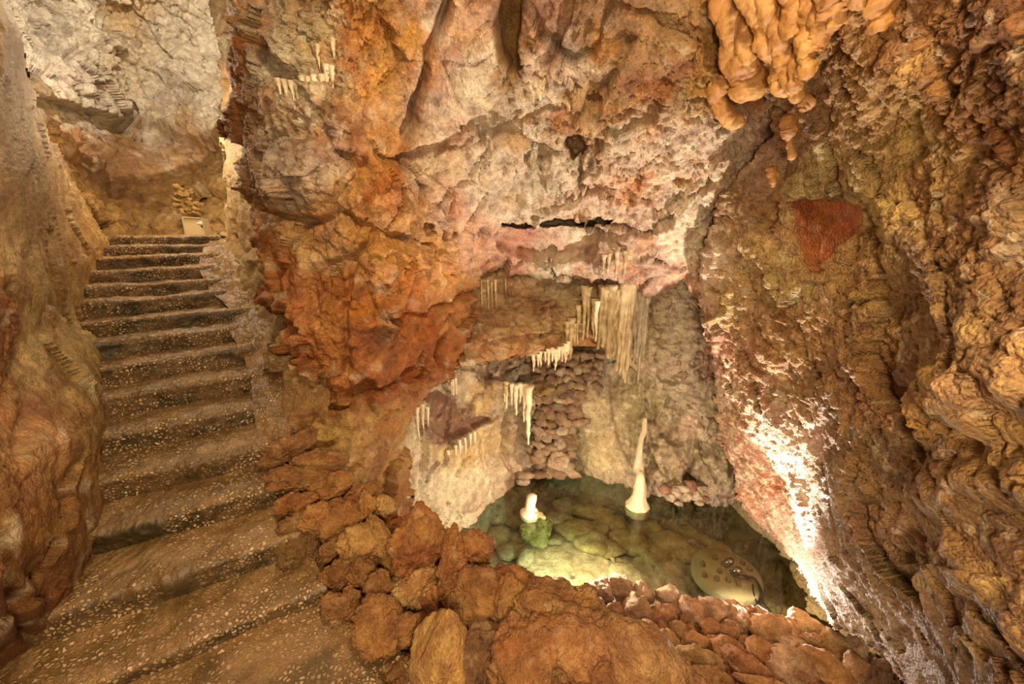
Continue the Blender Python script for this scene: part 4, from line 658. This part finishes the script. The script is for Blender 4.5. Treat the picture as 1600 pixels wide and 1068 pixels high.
def tube(name, pts, r, mat, parent=None, n=60, seg=8):
    P = np.array(pts, float); t = np.linspace(0, len(P) - 1, n); i = np.clip(t.astype(int), 0, len(P) - 2); u = (t - i)[:, None]
    g = lambda j: P[np.clip(j, 0, len(P) - 1)]
    a, b, c, d = g(i - 1), g(i), g(i + 1), g(i + 2); Q = .5 * (2 * b + (c - a) * u + (2 * a - 5 * b + 4 * c - d) * u ** 2 + (3 * b - 3 * c + d - a) * u ** 3)
    T = np.gradient(Q, axis=0); T /= np.linalg.norm(T, axis=1)[:, None]; up = np.array([.3, .2, .93]); A = np.cross(T, up); A /= np.linalg.norm(A, axis=1)[:, None]; B2 = np.cross(T, A)
    an = np.linspace(0, 2 * math.pi, seg, endpoint=False); rr = np.broadcast_to(np.asarray(r, float), (n,)) if np.ndim(r) else np.full(n, r)
    V3 = Q[:, None] + rr[:, None, None] * (A[:, None] * np.cos(an)[None, :, None] + B2[:, None] * np.sin(an)[None, :, None]); m = seg
    ii = np.arange(n * m).reshape(n, m); jj = np.roll(ii, -1, 1); q = np.stack([ii[:-1].ravel(), jj[:-1].ravel(), jj[1:].ravel(), ii[1:].ravel()], -1)
    return link(name, mesh(name, V3.reshape(-1, 3), [q, ii[0][::-1][None], ii[-1][None]]), mat, parent)
for i, (pts, lb) in enumerate([([(1140, 890, -1.66), (1150, 897, -1.66), (1168, 900, -1.68), (1180, 906, -1.68), (1188, 925, -1.72), (1184, 945, -1.8), (1178, 958, -1.9)], 'black cable hanging straight down from the fountain disc'),
        ([(1146, 897, -1.66), (1160, 904, -1.67), (1178, 902, -1.67), (1190, 922, -1.7), (1192, 940, -1.68), (1202, 952, -1.62), (1214, 968, -1.5), (1222, 976, -1.42)], 'black cable running from the fountain disc up over the dam stones'),
        ([(1176, 912, -1.7), (1180, 935, -1.75), (1190, 942, -1.72), (1188, 928, -1.7), (1186, 945, -1.8), (1184, 955, -1.9)], 'short looped black cable beside the fountain disc')]):
    tag(tube('cable', [atz(x, y, z) for x, y, z in pts], .008, DARKM), lb, 'cable')
# small litter seen on the bottom
for (x, y, w_, c_, lb) in ((957, 872, 9, 'e8e8d8', 'tiny white pebble on the green pool bed'), (897, 896, 9, 'e4ece0', 'small pale chip on the bright green pool bed'), (1001, 816, 6, 'f0e8d8', 'tiny white pebble among the flat stones in the pool')):
    rock('pebble', x, y, subD(x, y, -2.0), w_, w_ * .7, col=c_, seed=R_(x), detail=2, label=lb, cat='pebble')
# rim stones on the far right shore and under the rubble
SH = [(1040, 764, 18, 12), (1055, 770, 16, 14), (1048, 778, 14, 10), (1064, 762, 22, 14), (1078, 762, 22, 18), (1072, 776, 16, 14), (1085, 774, 18, 14), (1096, 768, 20, 14), (1100, 780, 14, 10), (1108, 766, 16, 12), (1092, 784, 12, 8), (1112, 774, 12, 10), (1132, 766, 28, 20), (1148, 770, 16, 18), (1120, 762, 14, 10), (1060, 786, 12, 8)]
for i, (x, y, w_, h_) in enumerate(SH):
    big = w_ > 24
    rock('shore_stone', x, y, 4.42 + (780 - y) * .006, w_ * 1.15, h_ * 1.2, dep=w_ * .008, col='cbb08a' if i % 4 else 'b07858', seed=R_(i) + 31, detail=3, label='largest grey stone on the far right shore of the pool' if big else 'small pale stone heaped on the far right shore of the pool', cat='stone', group=None if big else 'small stones on the far right shore')
# rubble filling the cleft behind the pool
rr = np.random.RandomState(5); n_ = 0
RUB = []
for row in range(17):
    y = 556 + row * 11.5; xl = 832 + (4 if row % 2 else 0); xr = 930 - max(0, (y - 600)) * .55 if y < 660 else 885
    x = xl
    while x < xr:
        w_ = rr.uniform(12, 24) if y > 590 else rr.uniform(11, 17); RUB.append((x + w_ / 2, y + rr.uniform(-3, 3), w_, rr.uniform(10, 16))); x += w_ * .88
for i, (x, y, w_, h_) in enumerate(RUB):
    zone = 'upper' if y < 610 else 'middle' if y < 680 else 'lower'
    c_ = mixhex(['8c7050', 'a48460', '80664a', 'b0906a', '947050', 'c0a884'][rr.randint(6)], 'a87448', .4)
    rock('rubble_stone', x, y, 5.22 - .02 * rr.rand() - (y - 560) * .0010, w_ * 1.3, h_ * 1.3, col=c_, seed=R_(i) + 51, rot=rr.uniform(-.4, .4), detail=3, sharp=10, label=f'small brown stone in the {zone} part of the rubble filled cleft', cat='stone', group=f'rubble stones in the {zone} part of the cleft')
rock('rubble_block', 852, 607, 5.1, 36, 24, col='b08448', seed=881, detail=4, label='large tan block in the rubble under the white stalactites', cat='stone')
rock('rubble_boulder', 872, 718, 4.98, 40, 28, col='c8a078', seed=882, detail=4, label='pale rounded boulder at the foot of the rubble cleft by the water', cat='boulder')
for (x, y, w_, lb) in ((822, 743, 30, 'low flat pink stone at the pool edge below the rubble'), (815, 752, 24, 'lowest flat stone at the left corner of the pool')):
    rock('edge_stone', x, y, 4.95, w_, 12, col='c4a07c', seed=R_(x), detail=3, label=lb, cat='stone')
# ------------------------------------------------------------------ stalactites and draperies
def row(spec, D, group, label, cols, w=6, seed=0, name='stalactite'):
    for i, s_ in enumerate(spec):
        x, y, L = s_[:3]; spike(name, x, y, D + (s_[4] if len(s_) > 4 else 0), L, s_[3] if len(s_) > 3 else w, cols, seed + i, label, 'stalactite', group)
WHT = ('e8d4b0', 'fbf0d8'); TAN = ('a8824c', 'c8a468')
row([(833, 552, 30, 7), (840, 556, 18, 6), (846, 552, 22, 6), (852, 552, 14, 5), (857, 548, 26, 7), (863, 546, 20, 6), (868, 548, 32, 8), (874, 545, 18, 6), (879, 544, 22, 6), (884, 540, 28, 8), (889, 536, 20, 6)], 4.6, 'short white stalactites along the alcove edge', 'short white stalactite in the fringe hanging along the edge above the rubble', WHT, seed=10)
row([(886, 505, 46, 9), (893, 500, 62, 12), (898, 508, 30, 8), (905, 480, 60, 8), (914, 450, 84, 10), (921, 452, 78, 8), (929, 470, 60, 10)], 4.62, 'tan stalactites hanging before the alcove', 'tan ribbed stalactite beside the large drapery under the ledge', TAN, seed=40)
row([(752, 440, 40, 4), (762, 440, 44, 4), (768, 444, 36, 3), (775, 440, 42, 5), (790, 440, 20, 3)], 4.5, 'thin tan straws under the left of the ledge', 'thin tan calcite straw under the left end of the ledge', TAN, seed=60)
row([(792, 600, 46, 7), (800, 602, 34, 7), (806, 604, 50, 8), (813, 602, 30, 7), (789, 606, 26, 6), (819, 604, 60, 8)], 4.42, 'white stalactites left of the rubble', 'white stalactite in the cluster left of the rubble cleft', WHT, seed=80)
spike('stalactite', 826, 606, 4.4, 98, 13, WHT, 97, 'longest pointed white stalactite hanging left of the rubble cleft')
spike('stalactite', 790, 604, 4.42, 44, 8, TAN, 98, 'tan pointed stalactite at the left end of the white cluster')
row([(708, 596, 26, 5), (712, 594, 30, 4), (706, 600, 18, 4)], 3.85, 'thin stalactites on the dark brown plate', 'thin pale stalactite before the dark brown plate of the grotto', WHT, seed=110)
row([(718, 690, 22, 6), (726, 686, 26, 6), (734, 680, 22, 6), (742, 676, 20, 6), (712, 698, 16, 5), (700, 706, 14, 5)], 4.0, 'cream teeth on the pale left wall of the grotto', 'cream tooth of calcite on the pale left wall of the grotto', WHT, seed=120)
row([(652, 640, 50, 7), (660, 636, 44, 6), (668, 640, 30, 6)], 3.35, 'cream stalactites at the edge of the orange pillar', 'cream stalactite beside the lower edge of the orange rock pillar', WHT, seed=130)
row([(905, 300, 20, 3), (880, 312, 14, 3), (965, 390, 46, 9), (978, 396, 40, 8), (943, 402, 26, 8), (952, 400, 30, 7)], 4.0, 'small stalactites above the ledge', 'small brown stalactite on the ceiling above the alcove ledge', ('a8804c', 'c8a470'), seed=140)
def ribbed(name, items, D, cols, label, cat='drapery', seed=0):
    root = empty(name, V(at(items[0][0], items[0][1], D)), label, cat)
    for i, (x, y, L, w_, dd) in enumerate(items): spike('rib', x + math.sin(i * 7) * 1.2, y - 14, D + dd, (L + 14) * (1 + .1 * math.sin(i * 5)), w_ * (1.15 + .35 * math.sin(i * 3 + seed)), cols, seed + i, parent=root, blunt=.45, seg=16)
    return root
ribbed('drapery', [(940 + i * 5.2, 462 + (i % 3) * 2, [88, 92, 86, 96, 92, 98, 84, 80][i], 10, [0, -.03, -.04, -.06, -.05, -.04, -.02, 0][i]) for i in range(8)] + [(942 + i * 5.2, 464, 70 + 6 * (i % 4), 8, -.05) for i in range(7)], 4.64, ('9c7844', 'bc9860'), 'broad tan ribbed calcite drapery hanging over the flowstone', seed=200)
ribbed('drapery', [(974 + i * 4.6, 458, [130, 150, 152, 140][i], 9, -.04 + .01 * i) for i in range(4)], 4.58, ('b08c54', 'cca870'), 'longest pale drapery reaching down right of the broad one', seed=220)
ribbed('drapery', [(993 + i * 5, 470, [90, 120, 100, 130, 80][i], 8, 0) for i in range(5)], 4.7, ('9c8458', 'b8a074'), 'greyish drapery against the wall right of the longest one', seed=240)
rw = spike('calcite_streak', 933, 474, 4.53, 62, 8, ('f0ece0', 'ffffff'), 260, 'narrow pure white streak of calcite between the draperies', 'stalactite')
# knobby draperies hanging from the roof at the top right
def finger(name, pts, r, parent=None, cols=('a4662c', 'bc7e3a'), seed=0, knob=12):
    P = np.array([at(x, y, Y) for x, y, Y in pts]); n = 130; t = np.linspace(0, 1, n); rr = np.interp(t, np.linspace(0, 1, len(r)), r) * (1 + .15 * np.sin(t * 19 + seed)); rr[-9:] *= [.98, .95, .9, .83, .74, .62, .48, .32, .1]
    rr = rr * .86; o = tube(name, P, rr, SMOOTH, parent, n, 44); me = o.data; co = np.empty(len(me.vertices) * 3); me.vertices.foreach_get('co', co); co = co.reshape(-1, 3)
    nn = np.empty(len(me.vertices) * 3); me.vertices.foreach_get('normal', nn); nn = nn.reshape(-1, 3)
    co = co + nn * (fbm(co, 9, 3, seed) * .02 + popcorn(co, knob, seed) * .14 + fbm(co, 30, 3, seed + 2) * .004 + fbm(co, 75, 3, seed + 4) * .002)[:, None]; me.vertices.foreach_set('co', co.ravel())
    a = me.color_attributes.new('Col', 'FLOAT_COLOR', 'POINT'); tm = sst(.5 + fbm(co, 8, 4, 3))[:, None]; cc = np.ones((len(co), 4)); cc[:, :3] = pc(cols[0]) * (1 - tm) + pc(cols[1]) * tm; a.data.foreach_set('color', cc.ravel()); me.update()
    return o
fd = empty('roof_drapery', V(at(1250, 10, 1.9)), 'cluster of thick ochre finger like drapery hanging from the roof at top right', 'drapery')
for i, (pts, r) in enumerate([
  ([(1170, -60, 2.0), (1186, 20, 2.05), (1200, 60, 2.08), (1222, 110, 2.1), (1228, 150, 2.12)], [.07, .06, .055, .06, .035]), ([(1205, -60, 1.95), (1206, 20, 2.0), (1222, 70, 2.02), (1236, 120, 2.04), (1242, 158, 2.05)], [.07, .055, .05, .05, .04]),
  ([(1235, -60, 1.9), (1240, 10, 1.92), (1250, 60, 1.95), (1246, 110, 1.97), (1238, 140, 1.98)], [.07, .06, .045, .045, .03]), ([(1270, -60, 1.85), (1266, 20, 1.88), (1262, 70, 1.9), (1254, 120, 1.92)], [.06, .045, .04, .03]),
  ([(1290, -60, 1.8), (1288, 20, 1.83), (1278, 62, 1.85), (1264, 84, 1.88), (1268, 120, 1.9)], [.07, .055, .045, .04, .03]), ([(1296, -60, 1.75), (1305, 0, 1.75), (1306, 22, 1.76), (1306, 46, 1.77)], [.07, .05, .045, .03]),
  ([(1140, -60, 2.2), (1146, 30, 2.25), (1156, 80, 2.3), (1168, 130, 2.35), (1164, 158, 2.36)], [.10, .09, .09, .09, .06]), ([(1165, -60, 2.15), (1165, 20, 2.18), (1162, 60, 2.2), (1176, 110, 2.22)], [.06, .035, .03, .02])]):
    finger('finger', pts, r, fd, seed=300 + i)
# further single hanging knobs on that roof
for (pts, r, lb) in (([(1128, 120, 2.5), (1122, 150, 2.52), (1138, 185, 2.55), (1154, 196, 2.56)], [.05, .05, .04, .03], 'short drooping ochre finger under the left of the roof drapery'), ([(1230, 180, 2.3), (1234, 210, 2.32), (1236, 246, 2.34)], [.025, .02, .012], 'thin brown stalactite hanging on the shaded right wall below the roof drapery'), ([(1262, 160, 2.1), (1256, 168, 2.1), (1252, 176, 2.1)], [.03, .025, .015], 'stubby ochre knob hanging under the roof drapery'),
      ([(1206, 262, 2.55), (1206, 275, 2.55), (1207, 290, 2.55)], [.025, .02, .012], 'small pale brown stalactite on the right wall at the light edge'), ([(1372, -40, 1.6), (1376, 0, 1.58), (1380, 44, 1.58)], [.09, .06, .02], 'broad pointed tan stalactite at the top right of the roof')):
    tag(finger('stalactite', pts, r, None, seed=int(pts[0][0])), lb, 'stalactite')
# pale calcite crust with teeth on the pillar
for i, (x, y, L, w_) in enumerate([(436, 132, 14, 8), (446, 134, 18, 9), (456, 136, 20, 9), (463, 140, 14, 7), (474, 130, 20, 10), (483, 130, 16, 9), (492, 128, 30, 10), (503, 126, 36, 10), (510, 110, 44, 9), (518, 112, 24, 8), (497, 80, 24, 8), (520, 70, 20, 8)]):
    spike('calcite_tooth', x, y, 2.66, L, w_, ('cfa870', 'e0be8a'), 400 + i, 'blunt tan calcite tooth dripping from the crust high on the orange pillar', 'stalactite', 'calcite teeth on the pillar crust')
# ------------------------------------------------------------------ electrical box and masonry plug above the stairs
def quadbox(name, px, Y, th, mat, parent, bev=.004):
    A = np.array([at(x, y, Y) for x, y in px]); B3 = A + np.array([.0, th, .0]); bm = bmesh.new(); v = [bm.verts.new(V(p)) for p in list(A) + list(B3)]
    for f in ((0, 1, 2, 3), (7, 6, 5, 4), (0, 4, 5, 1), (1, 5, 6, 2), (2, 6, 7, 3), (3, 7, 4, 0)): bm.faces.new([v[i] for i in f])
    bmesh.ops.recalc_face_normals(bm, faces=bm.faces); bmesh.ops.bevel(bm, geom=bm.edges[:], offset=bev, segments=2, affect='EDGES')
    me = bpy.data.meshes.new(name); bm.to_mesh(me); bm.free(); return link(name, me, mat, parent, False)
BEIGE = plain('beige_enamel', 'cdbb92', .45); WHITE = plain('white_sticker', 'eae6e0', .5); BLK = plain('keyhole_black', '0a0a0a', .5); BLUE = plain('sticker_print_blue', '5a5a8a', .5)
eb = empty('electrical_box', V(at(302, 368, 5.25)), 'beige metal electrical box with black lock at the top of the stairs', 'electrical box')
quadbox('casing', [(283, 339), (315, 341), (323, 372), (290, 372)], 5.25, .12, BEIGE, eb)
quadbox('door_panel', [(285, 341.5), (314, 343), (321.5, 371), (291, 371)], 5.238, .02, BEIGE, eb, .003)
quadbox('sticker', [(306, 344.6), (315, 345.2), (316.4, 350), (308, 349.4)], 5.232, .004, WHITE, eb, .0005)
quadbox('sticker_print', [(306.4, 345), (309.6, 345.2), (310, 346.2), (306.8, 346)], 5.230, .002, BLUE, eb, .0002)
quadbox('lock', [(313.2, 352), (315.6, 352.2), (316.2, 354.6), (313.8, 354.4)], 5.228, .01, BLK, eb, .0005)
quadbox('lid_edge', [(284, 338), (312, 340), (312.4, 341.6), (284.4, 339.8)], 5.225, .05, BEIGE, eb, .002)
MS = [(277, 291, 10, 6), (284, 295, 8, 4), (275, 303, 8, 5), (283, 304, 12, 10), (292, 303, 9, 12), (299, 299, 8, 8), (296, 311, 8, 6), (274, 312, 10, 5), (282, 314, 14, 5), (277, 320, 10, 7), (286, 321, 9, 5), (297, 319, 12, 7), (309, 318, 10, 6), (315, 320, 5, 6), (284, 329, 9, 7), (295, 327, 13, 6), (307, 326, 11, 6), (298, 333, 8, 3), (307, 333, 13, 4), (288, 333, 8, 4)]
for i, (x, y, w_, h_) in enumerate(MS):
    rock('masonry_stone', x, y, 5.92, w_ * 1.15, h_ * 1.25, rot=.35, col='c08c48', col2='9c6a34', seed=R_(i) + 71, detail=3, sharp=14, label='small tan stone in the dry stone patch above the electrical box', cat='stone', group='dry stone patch above the electrical box')
rock('calcite_frost', 351, 76, 3.55, 12, 36, col='f4ece4', col2='fffaf4', seed=991, detail=5, knob=.5, label='white frosted calcite knob on the left edge of the orange pillar near the chamber', cat='calcite')
